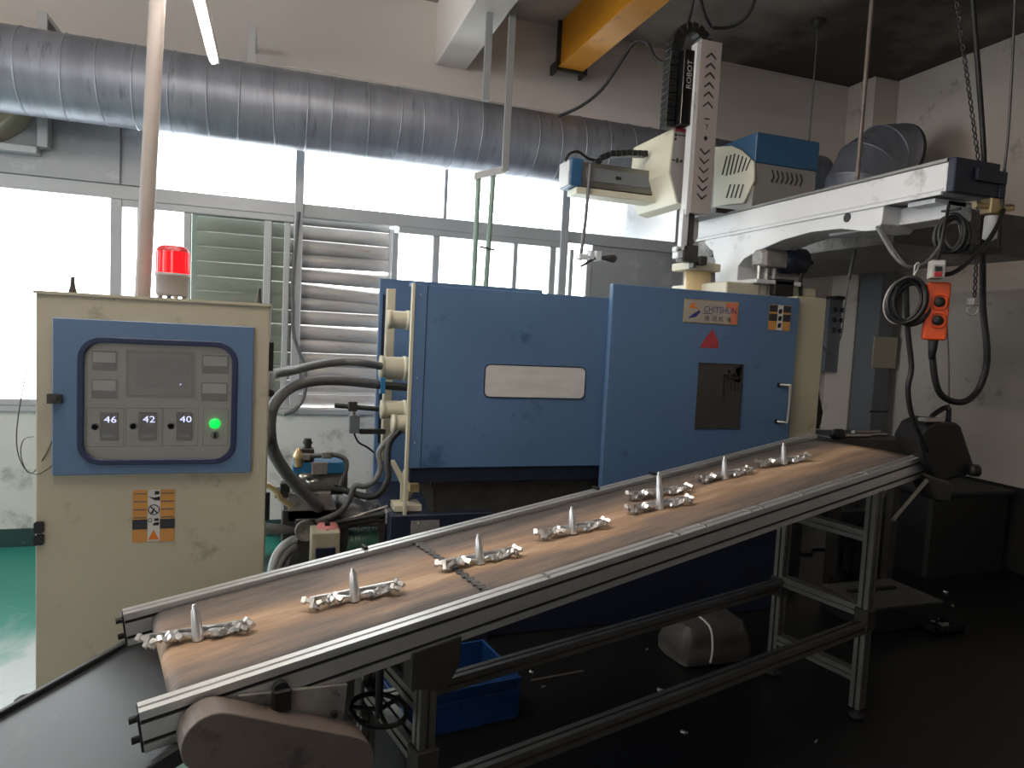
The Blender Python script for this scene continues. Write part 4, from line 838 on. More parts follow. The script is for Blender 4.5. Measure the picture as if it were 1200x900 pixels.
# ------------------------------------------------------------------ pendants, cables and chain by the beam end
PYN = 2.05
pd = thing('orange_pendant', 'orange crane pendant with two black buttons hanging under the beam end', 'pendant', (2.414, 2.05, 1.67))
pc = V((2.414, 2.05, 1.67)); ph = (1.781-1.559)/2
TP = Matrix.Translation(pc) @ Matrix.Rotation(R(-40), 4, 'Z') @ Matrix.Translation(-pc)
bd = MB().rrect(pc+V((0, -0.025, 0)), X_, Z_, 0.080, 2*ph, 0.012, (0, 0.055, 0)).build('pendant_body', M['orange'], pd, 0.008, 3, TP)
for dz in (0.035, -0.035):
    MB().frame(pc+V((0.004, -0.033, dz)), X_, Z_, 0.052, 0.062, 0.02, 0.006, (0, 0.01, 0)).build('button_guard', M['orange'], pd, 0.002, 1, TP)
    MB().lathe(pc+V((0.004, -0.026, dz)), (0, -1, 0), [(0.019, 0), (0.019, 0.006), (0.014, 0.012), (0, 0.012)], 16).build('push_button', M['black'], pd, 0, 1, TP)
MB().lathe(pc+V((0.0, 0, -ph)), (0, 0, -1), [(0.018, 0), (0.016, 0.03), (0.011, 0.075), (0, 0.075)], 14).build('cable_boot', M['black'], pd)
MB().tube([pc+V((0, 0, -ph-0.05)), (2.436, 2.05, 1.423), (2.471, 2.05, 1.356), (2.538, 2.05, 1.324), (2.616, 2.05, 1.325), (2.679, 2.05, 1.374), (2.709, 2.05, 1.465), (2.696, 2.05, 1.567), (2.75, 2.12, 1.708), (2.953, 2.3, 1.95), (3.247, 2.55, 2.244), (3.403, 2.7, 2.542), (3.318, 2.7, 2.911), (3.219, 2.7, 3.306), (3.135, 2.7, 3.691)], 0.0125, 10).build('pendant_cable', M['black'], pd)
gp = thing('grey_pendant', 'small grey pendant box with red and black buttons above the orange pendant', 'pendant', (2.38, 2.02, 1.829))
q = V((2.364, 2.02, 1.825))
TQ = Matrix.Translation(q) @ Matrix.Rotation(R(-36), 4, 'Z') @ Matrix.Translation(-q)
MB().box(q+V((-0.024, -0.02, -0.034)), q+V((0.024, 0.04, 0.034))).build('pendant_body', M['grey_plastic'], gp, 0.004, 2, TQ)
MB().box(q+V((-0.018, -0.022, 0.016)), q+V((0.018, -0.02, 0.028))).build('pendant_label', M['white_label'], gp, 0, 1, TQ)
MB().box(q+V((-0.014, -0.026, -0.008)), q+V((0.012, -0.02, 0.010))).build('black_button', M['black'], gp, 0.002, 1, TQ)
MB().box(q+V((-0.014, -0.026, -0.029)), q+V((0.012, -0.02, -0.011))).build('red_button', M['red_dark'], gp, 0.002, 1, TQ)
MB().tube([q+V((0.01, 0.01, 0.03)), (2.424, 2.06, 1.934), (2.479, 2.1, 2.019), (2.535, 2.14, 2.104)], 0.006).build('pendant_cord', M['black'], gp)

def coil(name, label, cu, loops, mat, extra=None, grp=None):
    o = thing(name, label, 'cable', tuple(cu)); C_ = V(cu)
    for k, (dx, dz, w_, h_, tl, r_, m_) in enumerate(loops):
        P = []
        for i in range(33):
            a = 2*math.pi*i/32; x_ = w_*math.cos(a); z_ = h_*math.sin(a)
            xx, zz = dx+x_*math.cos(tl)-z_*math.sin(tl), dz+x_*math.sin(tl)+z_*math.cos(tl); yy = -0.02+0.012*k+0.004*math.sin(3*a)
            P.append(C_+V((0.72*xx+0.69*yy, -0.69*xx+0.72*yy, zz)))
        MB().tube(P, r_, 8, 0).build('cable_loop', M[m_], o)
    return o
c1 = coil('coiled_cable', 'dark cable coil hung beside the orange pendant', (2.314, 2.1, 1.708), [(0, 0, 0.064, 0.088, -0.15, 0.0075, 'black'), (0.012, 0.0, 0.056, 0.082, -0.05, 0.008, 'black'), (-0.008, -0.005, 0.058, 0.08, -0.25, 0.007, 'black'), (0.024, -0.012, 0.062, 0.08, -0.1, 0.009, 'black'), (-0.006, 0.002, 0.066, 0.094, -0.3, 0.0035, 'conduit')], 'black')
MB().tube([(2.319, 2.09, 1.794), (2.33, 2.08, 1.82), (2.339, 2.08, 1.853), (2.32, 2.08, 1.839), (2.336, 2.09, 1.795)], 0.003).build('cable_tie', M['white_label'], c1)
MB().tube([(2.326, 2.12, 1.799), (2.336, 2.12, 1.717), (2.36, 2.12, 1.584), (2.394, 2.12, 1.45), (2.386, 2.12, 1.365), (2.427, 2.13, 1.262), (2.5, 2.14, 1.166), (2.561, 2.15, 1.108)], 0.0105, 10).build('cable_tail', M['black'], c1)
MB().tube([(2.292, 2.25, 2.007), (2.281, 2.2, 1.953), (2.278, 2.14, 1.88), (2.303, 2.1, 1.839), (2.376, 2.1, 1.848), (2.437, 2.1, 1.896), (2.493, 2.12, 1.956), (2.503, 2.12, 2.024)], 0.0075, 8).tube([(2.31, 2.25, 2.009), (2.309, 2.2, 1.942), (2.304, 2.14, 1.875), (2.317, 2.1, 1.83)], 0.005, 8).build('cable_lead', M['hose'], c1)
c2 = coil('coiled_cable', 'black cable coil hung on the chain guard directly under the blue beam end', (2.587, 2.16, 1.996), [(0, 0, 0.045, 0.075, 0.0, 0.008, 'black'), (0.012, -0.004, 0.05, 0.07, 0.1, 0.009, 'black'), (-0.01, 0.0, 0.048, 0.072, -0.1, 0.009, 'black'), (0.02, 0.0, 0.044, 0.066, 0.2, 0.009, 'hose'), (0.004, 0.006, 0.03, 0.07, 0.1, 0.0035, 'conduit')], 'black')
MB().box((2.582, 2.2, 2.087), (2.567, 2.12, 2.094)).build('hook', M['black'], c2)
tag(MB().tube([(2.784, 2.1, 2.104), (2.711, 2.06, 2.036), (2.631, 2.04, 1.95), (2.553, 2.03, 1.886), (2.472, 2.03, 1.827), (2.42, 2.04, 1.811), (2.377, 2.06, 1.816)], 0.009, 10).build('air_hose', M['black']), 'thick black air hose from the regulator down to the small grey pendant', 'hose')
tag(MB().tube([(2.719, 2.1, 3.109), (2.75, 2.1, 2.724), (2.768, 2.1, 2.427), (2.768, 2.1, 2.258), (2.773, 2.1, 2.113)], lambda t: 0.005 if t < 0.8 else 0.008).build('supply_line', M['dark_steel']), 'thin dark air line dropping from the ceiling to the regulator at far right', 'hose')
tag(MB().tube([(2.504, 2.08, 1.773), (2.514, 2.08, 1.626), (2.544, 2.08, 1.458), (2.591, 2.1, 1.284)], 0.003).build('thin_cord', M['cover_steel']), 'thin cord hanging behind the orange pendant down to the dark motor handle', 'cord')
tag(MB().tube([(3.125, 3.2, 2.15), (3.108, 3.2, 2.019), (3.089, 3.2, 1.906)], 0.009).tube([(3.089, 3.2, 1.906), (3.075, 3.2, 1.75), (3.067, 3.2, 1.593), (3.027, 3.2, 1.504), (2.98, 3.2, 1.492), (2.934, 3.2, 1.524)], 0.004).build('hanging_wire', M['hose']), 'pale wire with a dark sleeve hanging in front of the grey wall box', 'wire')
# hoist chain
ch = thing('hoist_chain', 'black steel hoist chain with hook hanging behind the robot beam end', 'chain', (3.499, 2.75, 1.766))
lk_ = MB()
def chain_run(P, pitch=0.034):
    P = [V(p) for p in P]; tot = [0]
    for i in range(len(P)-1): tot.append(tot[-1]+(P[i+1]-P[i]).length)
    n = int(tot[-1]/pitch)
    for k in range(n):
        s_ = (k+0.5)*pitch; i = max(j for j in range(len(P)-1) if tot[j] <= s_); d = (P[i+1]-P[i]).normalized(); c = P[i]+d*(s_-tot[i])
        a = (X_ if k % 2 else Y_); a = (a-d*a.dot(d)).normalized(); b = d.cross(a); rings = []
        for t in range(10):
            an = 2*math.pi*t/10; cen = c+d*(0.016*math.cos(an))+a*(0.0095*math.sin(an)); rad = (d*math.cos(an)*0.016+a*math.sin(an)*0.0095).normalized()
            rings.append([cen+(rad*math.cos(2*math.pi*j/5)+b*math.sin(2*math.pi*j/5))*0.0042 for j in range(5)])
        rings.append(rings[0]); lk_.loft(rings, caps=False)
chain_run([(3.082, 2.75, 3.665), (3.182, 2.75, 3.279), (3.287, 2.75, 2.964), (3.426, 2.75, 2.543), (3.472, 2.75, 2.246), (3.499, 2.75, 1.811)])
o = lk_.build('chain_links', M['dark_steel'], ch); o['kind'] = 'stuff'
q = V((3.491, 2.75, 1.784))
MB().box(q+V((-0.02, -0.02, -0.01)), q+V((0.02, 0.02, 0.03))).ring(q+V((0, 0, -0.034)), (0.7, 0.7, 0), 0.024, 0.006, 20).build('chain_hook', M['steel'], ch, 0.003)

# feed cable of the robot, looping up to the ceiling
tag(MB().tube([(1.751, 4.45, 2.968), (1.837, 4.3, 2.999), (1.89, 4.1, 3.054), (1.915, 3.9, 3.161), (1.942, 3.8, 3.238), (1.999, 3.75, 3.23), (2.033, 3.7, 3.132), (2.073, 3.65, 3.097), (2.123, 3.6, 3.14), (2.103, 3.5, 3.225), (2.073, 3.4, 3.337), (2.08, 3.4, 3.515)], 0.010, 8).build('feed_cable', M['black']), 'black cable looping from the round duct up past the robot arm top', 'cable')
tag(MB().tube([(2.104, 3.42, 3.44), (2.145, 3.44, 3.368), (2.191, 3.46, 3.303), (2.247, 3.48, 3.257)], 0.010).tube([(2.276, 3.5, 3.266), (2.382, 3.5, 3.29), (2.439, 3.45, 3.327), (2.462, 3.4, 3.403), (2.46, 3.4, 3.549)], 0.009).build('arm_cable', M['black']), 'black cable feeding the top of the vertical robot arm from the ceiling', 'cable')

# ------------------------------------------------------------------ hydraulic unit between cabinet and machine
hu = thing('hydraulic_unit', 'oily grey hydraulic valve unit with blue coil between the cabinet and machine', 'pump', (0.22, 3.5, 0))
HY = 3.4
def hb(n, a, b, dpt, m, bev=0.004, par=None):
    return MB().box(a, (b[0], a[1]+dpt, b[2])).build(n, M[m], par or hu, bev)
q = (0.167, 3.4, 0.632)
MB().box((q[0]-0.12, HY-0.0, 0.0), (q[0]+0.13, HY+0.3, 0.62)).build('unit_frame', M['dark_steel'], hu, 0.006)
hb('manifold_block', (0.072, 3.4, 0.561), (0.268, 3.4, 0.699), 0.2, 'grime')
mq = V((0.209, 3.5, 0.741))
MB().cyl(mq+V((-0.12, 0, 0)), mq+V((0.12, 0, 0)), 0.075, seg=24).lathe(mq+V((0.12, 0, 0)), (1, 0, 0), [(0.07, 0), (0.055, 0.02), (0, 0.022)], 24).build('pump_body', M['grime'], hu)
MB().cyl(mq+V((0, 0, -0.02)), mq+V((0, 0, 0.06)), 0.05, seg=20).build('pump_neck', M['dark_steel'], hu)
MB().rrect(mq+V((0, -0.09, 0.075)), X_, Z_, 0.24, 0.055, 0.015, (0, 0.17, 0)).build('blue_coil', M['teal_blue'], hu, 0.004)
MB().box(mq+V((-0.035, -0.1, 0.045)), mq+V((0.04, -0.085, 0.105))).build('coil_clamp', M['grime'], hu, 0.003)
vq = V((0.155, 3.45, 0.878))
MB().box(vq+V((-0.03, -0.03, -0.05)), vq+V((0.03, 0.03, 0.03))).cyl(vq+V((0, 0, 0.03)), vq+V((0, 0, 0.075)), 0.018, seg=12).cyl(vq+V((0, 0, 0.05)), vq+V((0, 0, 0.062)), 0.024, seg=6).build('relief_valve', M['dark_steel'], hu, 0.004)
vq = V((0.114, 3.42, 0.884))
MB().lathe(vq+V((0, 0, -0.06)), (0, 0, 1), [(0.022, 0), (0.022, 0.03), (0.026, 0.034), (0.026, 0.055), (0.012, 0.075), (0.009, 0.088), (0, 0.088)], 16).build('brass_valve', M['brass'], hu)
MB().tube([(0.107, 3.42, 0.851), (0.142, 3.42, 0.871), (0.212, 3.42, 0.875), (0.28, 3.42, 0.878), (0.329, 3.42, 0.857), (0.338, 3.42, 0.815), (0.324, 3.42, 0.765), (0.309, 3.42, 0.715)], 0.012, 10).build('hard_pipe', M['hose'], hu)
for u in ((0.142, 3.42, 0.871), (0.244, 3.42, 0.878)): MB().box(V(u)+V((-0.025, -0.018, -0.016)), V(u)+V((0.025, 0.018, 0.016))).build('pipe_union', M['grime'], hu, 0.004)
hb('solenoid', (0.034, 3.38, 0.706), (0.078, 3.38, 0.754), 0.06, 'black')
hb('solenoid_base', (0.012, 3.38, 0.682), (0.072, 3.38, 0.717), 0.08, 'dark_steel')
for u in ((0.146, 3.36, 0.781), (0.178, 3.36, 0.756)): MB().lathe(u, (0, 0, 1), [(0, 0), (0.03, 0), (0.03, 0.012), (0.022, 0.02), (0, 0.02)], 16).build('plug_cap', M['steel'], hu)
gq = V((0.153, 3.35, 0.531))
hb('gauge_plate', (0.107, 3.36, 0.374), (0.206, 3.36, 0.583), 0.02, 'dark_steel')
MB().lathe(gq, (0, -1, 0), [(0.05, -0.01), (0.05, 0.008), (0.042, 0.012), (0.04, 0.006), (0, 0.006)], 24).build('round_gauge', M['grime'], hu)
MB().cyl(gq+V((0, -0.014, 0)), gq+V((0, 0, 0)), 0.008, seg=10).build('gauge_hub', M['steel'], hu)
pk = V((0.25, 3.3, 0.549))
MB().lathe(pk+V((0, 0, -0.05)), (0, 0, 1), [(0.06, 0), (0.06, 0.05), (0.045, 0.075), (0, 0.08)], 20).build('filler_cap', M['pink'], hu)
MB().cyl(pk+V((-0.005, -0.06, -0.005)), pk+V((-0.005, -0.03, -0.005)), 0.018, seg=12).cyl(pk+V((-0.005, -0.04, 0.03)), pk+V((-0.005, 0.0, 0.04)), 0.012, seg=10).build('cap_knob', M['black'], hu)
hb('mount_bracket', (0.028, 3.45, 0.648), (0.089, 3.45, 0.68), 0.05, 'cream')
MB().tube([(-0.027, 3.36, 0.752), (0.011, 3.36, 0.727), (0.042, 3.36, 0.682), (0.089, 3.36, 0.645)], 0.013).build('brass_elbow', M['brass'], hu)

mb2 = thing('meter_box', 'small beige instrument box with blue window beside the hydraulic unit', 'box', (0.234, 3.25, 0.5))
a_, b_ = (0.172, 3.2, 0.416), (0.299, 3.2, 0.56)
mz = a_[2]
MB().box((a_[0], 3.2, 0.0), (b_[0], 3.34, b_[2])).build('box_body', M['cream'], mb2, 0.006, 2)
MB().box((a_[0]+0.02, 3.19, mz-0.03), (b_[0]-0.02, 3.2, mz+0.08)).build('blue_window', M['blue_dark'], mb2, 0.004)
pm = thing('pump_motor', 'dark green pump motor lying between the meter box and machine base', 'motor', (0.362, 3.35, 0.45))
q = V((0.321, 3.36, 0.445))
MB().lathe(q, (1, 0, 0), [(0, 0), (0.07, 0), (0.085, 0.02), (0.085, 0.17), (0.05, 0.2), (0.03, 0.22), (0.03, 0.36), (0, 0.36)], 28).build('motor_housing', M['green_motor'], pm)
for k in range(9):
    MB().ring(q+V((0.035+0.016*k, 0, 0)), (1, 0, 0), 0.086, 0.003, 24, 5).build('cooling_fin', M['green_motor'], pm)
MB().box(q+V((0.03, -0.06, -0.5)), q+V((0.17, 0.06, -0.07))).build('motor_stand', M['dark_steel'], pm)
MB().cyl(q+V((0.23, 0, 0.005)), q+V((0.36, 0, 0.0)), 0.036, seg=16).build('shaft_guard', M['grime'], pm)
ra_ = thing('ladle_rail', 'dark slotted rail running from the hydraulic unit towards the machine base', 'rail', (0.43, 3.3, 0.574))
a, b = V((0.292, 3.3, 0.564)), V((0.534, 3.3, 0.604))
MB().extrusion(a, b, (0, 0, 1), 0.04, 0.04).build('rail_bar', M['dark_steel'], ra_)
MB().box(b+V((-0.02, -0.03, -0.035)), b+V((0.03, 0.05, 0.025))).build('rail_bracket', M['grime'], ra_, 0.004)
MB().cyl(a+V((0, 0.05, 0.0)), b+V((0, 0.05, 0.03)), 0.008, seg=8).build('rod', M['steel'], ra_)
MB().box((a.x+0.02, a.y-0.02, 0), (a.x+0.05, a.y+0.02, a.z)).box((b.x-0.05, b.y-0.02, 0), (b.x-0.02, b.y+0.02, b.z)).build('rail_post', M['dark_steel'], ra_)
# crumpled sheet lying behind the rail
rs_ = random.Random(11); P = []
g_a, g_b = V((0.306, 3.62, 0.531)), V((0.547, 3.62, 0.618))
n1, n2 = 14, 9; vs = []; fs = []
for j in range(n2):
    for i in range(n1):
        f, g_ = i/(n1-1), j/(n2-1)
        vs.append((g_a.x-0.02+(g_b.x-g_a.x+0.06)*f+rs_.uniform(-.01, .01), 3.5+0.34*g_+rs_.uniform(-.01, .01), g_a.z+(0.02 if 0 < i < n1-1 and 0 < j < n2-1 else -0.06)+0.055*math.sin(3*f+1)*math.sin(math.pi*g_)+rs_.uniform(-.018, .022)))
for j in range(n2-1):
    for i in range(n1-1): fs.append((j*n1+i, j*n1+i+1, (j+1)*n1+i+1, (j+1)*n1+i))
sheet = MB().add(vs, fs, True).build('plastic_sheet', M['plastic_sheet']); sol = sheet.modifiers.new('thickness', 'SOLIDIFY'); sol.thickness = 0.004
tag(sheet, 'crumpled grey plastic sheet heaped on a low bench behind the rail', 'sheet')
bn = thing('low_bench', 'low dark steel bench carrying the crumpled sheet beside the machine', 'bench', (g_a.x+0.2, 3.68, 0))
MB().box((g_a.x-0.03, 3.48, g_a.z-0.09), (g_b.x+0.1, 3.88, g_a.z-0.05)).build('bench_top', M['dark_steel'], bn, 0.004)
for xx in (g_a.x, g_b.x+0.05):
    for yy in (3.5, 3.84): MB().box((xx, yy, 0), (xx+0.04, yy+0.04, g_a.z-0.09)).build('leg', M['dark_steel'], bn)
# limit switch on a stand
ls = thing('limit_switch', 'black limit switch on a thin rod left of the blue machine', 'switch', (0.386, 3.7, 0.9))
hbp = lambda n, a, b, d_, m: MB().box(a, (b[0], a[1]+d_, b[2])).build(n, M[m], ls, 0.003)
MB().cyl((0.295, 3.7, 1.087), (0.55, 3.7, 1.068), 0.013, seg=10).build('rod', M['dark_steel'], ls)
hbp('clamp', (0.362, 3.67, 1.06), (0.408, 3.67, 1.11), 0.05, 'dark_steel')
hbp('switch_body', (0.37, 3.67, 0.944), (0.423, 3.67, 1.038), 0.05, 'grey_box')
hbp('switch_arm', (0.425, 3.69, 0.937), (0.562, 3.69, 0.964), 0.03, 'dark_steel')
MB().cyl((0.392, 3.7, 1.034), (0.391, 3.7, 1.061), 0.012, seg=10).build('plunger', M['steel'], ls)
MB().tube([(0.399, 3.7, 0.94), (0.423, 3.7, 0.894), (0.471, 3.72, 0.864), (0.518, 3.8, 0.822)], 0.005).build('switch_lead', M['black'], ls)
# hoses
def hose(name, pts, r_, m, label, cat='hose'): return tag(MB().tube(pts, r_, 12, 6).build(name, M[m]), label, cat)
hose('hydraulic_hose', [(-0.02, 2.9, 1.22), (-0.015, 3.0, 1.284), (0.061, 3.2, 1.29), (0.179, 3.4, 1.309), (0.304, 3.5, 1.324), (0.407, 3.5, 1.323), (0.503, 3.55, 1.306)], 0.020, 'hose', 'upper grey hose arching from the cabinet edge to the cream cylinder')
hose('hydraulic_hose', [(-0.06, 3.05, 0.93), (-0.024, 3.1, 1.041), (-0.015, 3.1, 1.095), (0.004, 3.12, 1.159), (0.063, 3.2, 1.215), (0.157, 3.3, 1.24), (0.299, 3.4, 1.239), (0.474, 3.5, 1.219)], 0.024, 'hose', 'second grey hose bending over from beside the cabinet to the machine')
hose('hydraulic_hose', [(-0.015, 3.1, 1.132), (-0.017, 3.1, 1.041), (-0.001, 3.15, 0.948), (0.051, 3.2, 0.847), (0.12, 3.25, 0.75), (0.185, 3.3, 0.673), (0.213, 3.38, 0.635)], 0.027, 'hose', 'thick hose curving down from the cabinet into the grey valve block')
hose('hydraulic_hose', [(0.592, 3.4, 1.019), (0.529, 3.38, 0.959), (0.483, 3.36, 0.9), (0.491, 3.34, 0.829), (0.469, 3.34, 0.771), (0.421, 3.34, 0.739), (0.373, 3.34, 0.74), (0.344, 3.34, 0.666), (0.294, 3.34, 0.61), (0.197, 3.34, 0.573)], 0.014, 'hose', 'grey hose from the lowest cream cylinder down to the gauge plate')
hose('hydraulic_hose', [(0.578, 3.36, 1.004), (0.528, 3.34, 0.945), (0.517, 3.3, 0.849), (0.52, 3.28, 0.791), (0.494, 3.28, 0.73), (0.45, 3.3, 0.698), (0.39, 3.34, 0.698), (0.332, 3.36, 0.715), (0.283, 3.4, 0.72)], 0.016, 'black', 'black hose pair end looping beside the cream brace to the pump')
for k, (u, lab) in enumerate((([(0.102, 3.3, 0.507), (0.054, 3.25, 0.493), (0.018, 3.2, 0.452), (0.002, 3.15, 0.374), (0.002, 3.1, 0.279)], 'outermost of three hoses dropping behind the cabinet edge'), ([(0.103, 3.28, 0.481), (0.065, 3.22, 0.463), (0.037, 3.18, 0.423), (0.028, 3.12, 0.364), (0.03, 3.1, 0.269)], 'middle of three hoses dropping behind the cabinet edge'), ([(0.106, 3.26, 0.455), (0.08, 3.2, 0.437), (0.062, 3.16, 0.397), (0.056, 3.12, 0.343), (0.062, 3.1, 0.266)], 'innermost of three hoses dropping behind the cabinet edge'))):
    hose('drop_hose', u, 0.020 if k != 1 else 0.017, ('pipe_grey', 'hose', 'black')[k], lab)['group'] = 'hoses behind the cabinet edge'
hose('floor_pipe', [(-0.049, 3.4, 0.541), (0.027, 3.4, 0.53), (0.105, 3.42, 0.521)], 0.024, 'hose', 'thick grey pipe stub entering the unit from behind the cabinet', 'pipe')
hose('window_cable', [(0.125, 5.065, 2.26), (0.097, 5.065, 1.785), (0.102, 5.065, 1.61), (0.112, 5.06, 1.434), (0.161, 5.06, 1.289), (0.192, 5.06, 1.213), (0.207, 5.06, 1.082), (0.182, 5.06, 0.962), (0.132, 5.05, 0.902), (0.065, 5.05, 0.866)], 0.012, 'hose', 'dark cable hanging down along the window mullion by the slatted shutter', 'cable')
hose('floor_cable', [(-1.6, 2.2, 0.012), (-0.926, 2.918, 0.012), (-0.9, 3.01, 0.012), (-0.864, 3.04, 0.012), (-0.66, 3.05, 0.012)], 0.012, 'black', 'black cable lying on the green floor at the foot of the cabinet', 'cable')

# ------------------------------------------------------------------ the inclined belt conveyor (local axes: s along, t across, z up)
CA = R(13.335); CO = (2.313, 2.134, 0.0); TN = math.tan(R(7.418))
CL = Matrix.Translation(V(CO)) @ Matrix.Rotation(CA, 4, 'Z')
def zr(s_): return 1.036+s_*TN            # top of the side rails
cv_ = thing('belt_conveyor', 'inclined belt conveyor with aluminium side rails and a dusty brown belt', 'conveyor', CO, None, CA)
def cb_(mb, name, mat, par=None, bevel=0): return mb.build(name, M[mat], par or cv_, bevel, 1, CL)
inc = V((1, 0, TN)).normalized(); nrm = V((-TN, 0, 1)).normalized()
s0, s1 = -2.63, 0.36; WD = 0.591
for nm, t_ in (('front_rail', 0.0225), ('rear_rail', WD-0.0225)):
    a, b = V((s0, t_, zr(s0)))-nrm*0.045, V((s1, t_, zr(s1)))-nrm*0.045
    r_ = cb_(MB().extrusion(a, b, nrm, 0.045, 0.09), 'side_rail', 'extr')
    m = MB()
    for q in (0.0225, 0.0675):
        for sg in (-1, 1):
            c0 = V((s0+0.002, t_+sg*0.0145, zr(s0+0.002)))-nrm*q; c1 = V((s1-0.002, t_+sg*0.0145, zr(s1-0.002)))-nrm*q
            m.prism([c0-nrm*0.0044+V((0, -0.003, 0)), c0-nrm*0.0044+V((0, 0.003, 0)), c0+nrm*0.0044+V((0, 0.003, 0)), c0+nrm*0.0044+V((0, -0.003, 0))], c1-c0)
    cb_(m, 'slot_strip', 'slot', r_)
    c0 = V((s0, t_, zr(s0)))-nrm*0.045
    cb_(MB().prism([c0+nrm*z_+V((0, y_, 0)) for y_, z_ in ((-0.022, -0.044), (0.022, -0.044), (0.022, 0.042), (-0.022, 0.042))], inc*-0.005), 'end_cap', 'black', r_, 0.002)
    for q in (-0.022, 0.023): cb_(MB().cyl(c0+nrm*q-inc*0.004, c0+nrm*q-inc*0.02, 0.008, seg=10), 'end_bolt', 'black', r_)
# small clips along the front rail
for s_ in (-1.62, -1.12, -1.0, -0.78, -0.72, -0.5, -0.1): cb_(MB().prism([V((s_, 0.004, zr(s_)+0.001)), V((s_+0.008, 0.004, zr(s_+0.008)+0.001)), V((s_+0.008, 0.04, zr(s_+0.008)+0.001)), V((s_, 0.04, zr(s_)+0.001))], (0, 0, 0.003)), 'rail_clip', 'steel')
for s_ in (-1.95, -1.0, -0.7): cb_(MB().box((s_, WD-0.03, zr(s_)), (s_+0.012, WD+0.006, zr(s_)+0.01)), 'rail_clip', 'black')
# belt: a loop over the rollers with a little wave at its free edges
RR = 0.032
def beltpath(off):
    P = []; sa, sb = -2.535, 0.33; N = 60
    for k in range(N+1):
        s_ = sb+(sa-sb)*k/N; P.append(V((s_, 0, zr(s_)))-nrm*(0.016+off))
    c = V((sa, 0, zr(sa)))-nrm*(0.016+RR)
    for k in range(1, 13):
        a = math.pi*k/12; P.append(c+nrm*math.cos(a)*(RR-off)-inc*math.sin(a)*(RR-off))
    for k in range(N+1):
        s_ = sa+(sb-sa)*k/N; P.append(V((s_, 0, zr(s_)))-nrm*(0.016+2*RR-off))
    return P
vs, fs = [], []
T = [0.05+0.491*k/12 for k in range(13)]
A = beltpath(0.0); n = len(A)
for p in A:
    for t_ in T: vs.append((p.x, t_, p.z+0.0015*math.sin(p.x*9+t_*17)+0.0012*math.sin(p.x*23-t_*31)))
for i in range(n-1):
    for j in range(12): fs.append((i*13+j, i*13+j+1, (i+1)*13+j+1, (i+1)*13+j))
belt = cb_(MB().add(vs, fs, True), 'belt', 'belt'); sl = belt.modifiers.new('thickness', 'SOLIDIFY'); sl.thickness = 0.004; sl.offset = 0
ls_ = -1.779; m = MB()
for k in range(31):
    t_ = 0.056+0.48*k/30
    m.prism([V((ls_+q*0.011+(0.003 if k % 2 else -0.003), t_, zr(ls_))) + nrm*(-0.0135) for q in (-1, 1)]+[V((ls_+q*0.011+(0.003 if k % 2 else -0.003), t_+0.013, zr(ls_))) + nrm*(-0.0135) for q in (1, -1)], nrm*0.004)
lc = cb_(m, 'belt_lacing', 'hose', belt); lc['kind'] = 'stuff'
cb_(MB().cyl((-2.535, 0.046, zr(-2.535)-0.048), (-2.535, 0.545, zr(-2.535)-0.048), 0.0275, seg=20), 'end_roller', 'dark_steel')
cb_(MB().cyl((0.33, 0.046, zr(0.33)-0.048), (0.33, 0.545, zr(0.33)-0.048), 0.0275, seg=20), 'drive_roller', 'dark_steel')
for s_ in (-2.2, -1.5, -0.8, -0.1):
    cb_(MB().box((s_, 0.045, zr(s_)-0.06), (s_+0.04, 0.546, zr(s_)-0.028)), 'bed_crossbar', 'extr_dark')
# stand
LT = 0.405
def leg(s_, t_, z0_, ztop): cb_(MB().extrusion((s_, t_, z0_), (s_, t_, ztop), (1, 0, 0), 0.045, 0.045, 1, 1), 'leg', 'extr_dark')
legs = [(-0.003, 0.0225), (-0.003, LT+0.0225), (-1.975, 0.0225), (-1.975, LT+0.0225)]
for s_, t_ in legs:
    leg(s_, t_, 0.04, zr(s_)-0.085)
    cb_(MB().lathe((s_, t_, 0), (0, 0, 1), [(0, 0), (0.035, 0), (0.035, 0.012), (0.012, 0.02), (0.012, 0.045), (0, 0.045)], 14), 'levelling_foot', 'black')
def br(p0, p1, w=0.045): cb_(MB().extrusion(p0, p1, (0, 0, 1), w, w, 1, 1), 'frame_bar', 'extr_dark')
br((-1.95, 0.0225, 0.300), (-0.026, 0.0225, 0.385)); br((-1.95, LT+0.0225, 0.335), (-0.026, LT+0.0225, 0.420))
for s_, zz in ((-0.003, (0.755, 0.445, 0.172)), (-1.975, (0.54, 0.395))):
    for z_ in zz: br((s_, 0.045, z_), (s_, LT, z_))
for s_, t_ in legs[:2]: cb_(MB().box((s_-0.03, t_-0.03, 0.37), (s_+0.03, t_+0.03, 0.46)), 'corner_bracket', 'dark_steel', None, 0.004)
for s_, t_ in legs[2:]: cb_(MB().box((s_-0.032, t_-0.032, 0.32), (s_+0.034, t_+0.03, 0.43)), 'corner_bracket', 'dark_steel', None, 0.004)
cb_(MB().prism([(-2.03, -0.004, zr(-2.03)-0.075), (-1.89, -0.004, zr(-1.89)-0.075), (-1.89, -0.004, zr(-1.89)-0.15), (-1.93, -0.004, zr(-1.93)-0.21), (-2.03, -0.004, zr(-2.03)-0.17)], (0, 0.05, 0)), 'leg_bracket', 'dark_steel', None, 0.003)
cb_(MB().prism([(0.02, 0.02, zr(0)-0.085), (0.1, 0.02, zr(0.1)-0.085), (0.02, 0.02, 0.86)], (0, 0.01, 0)), 'leg_bracket', 'extr_dark')
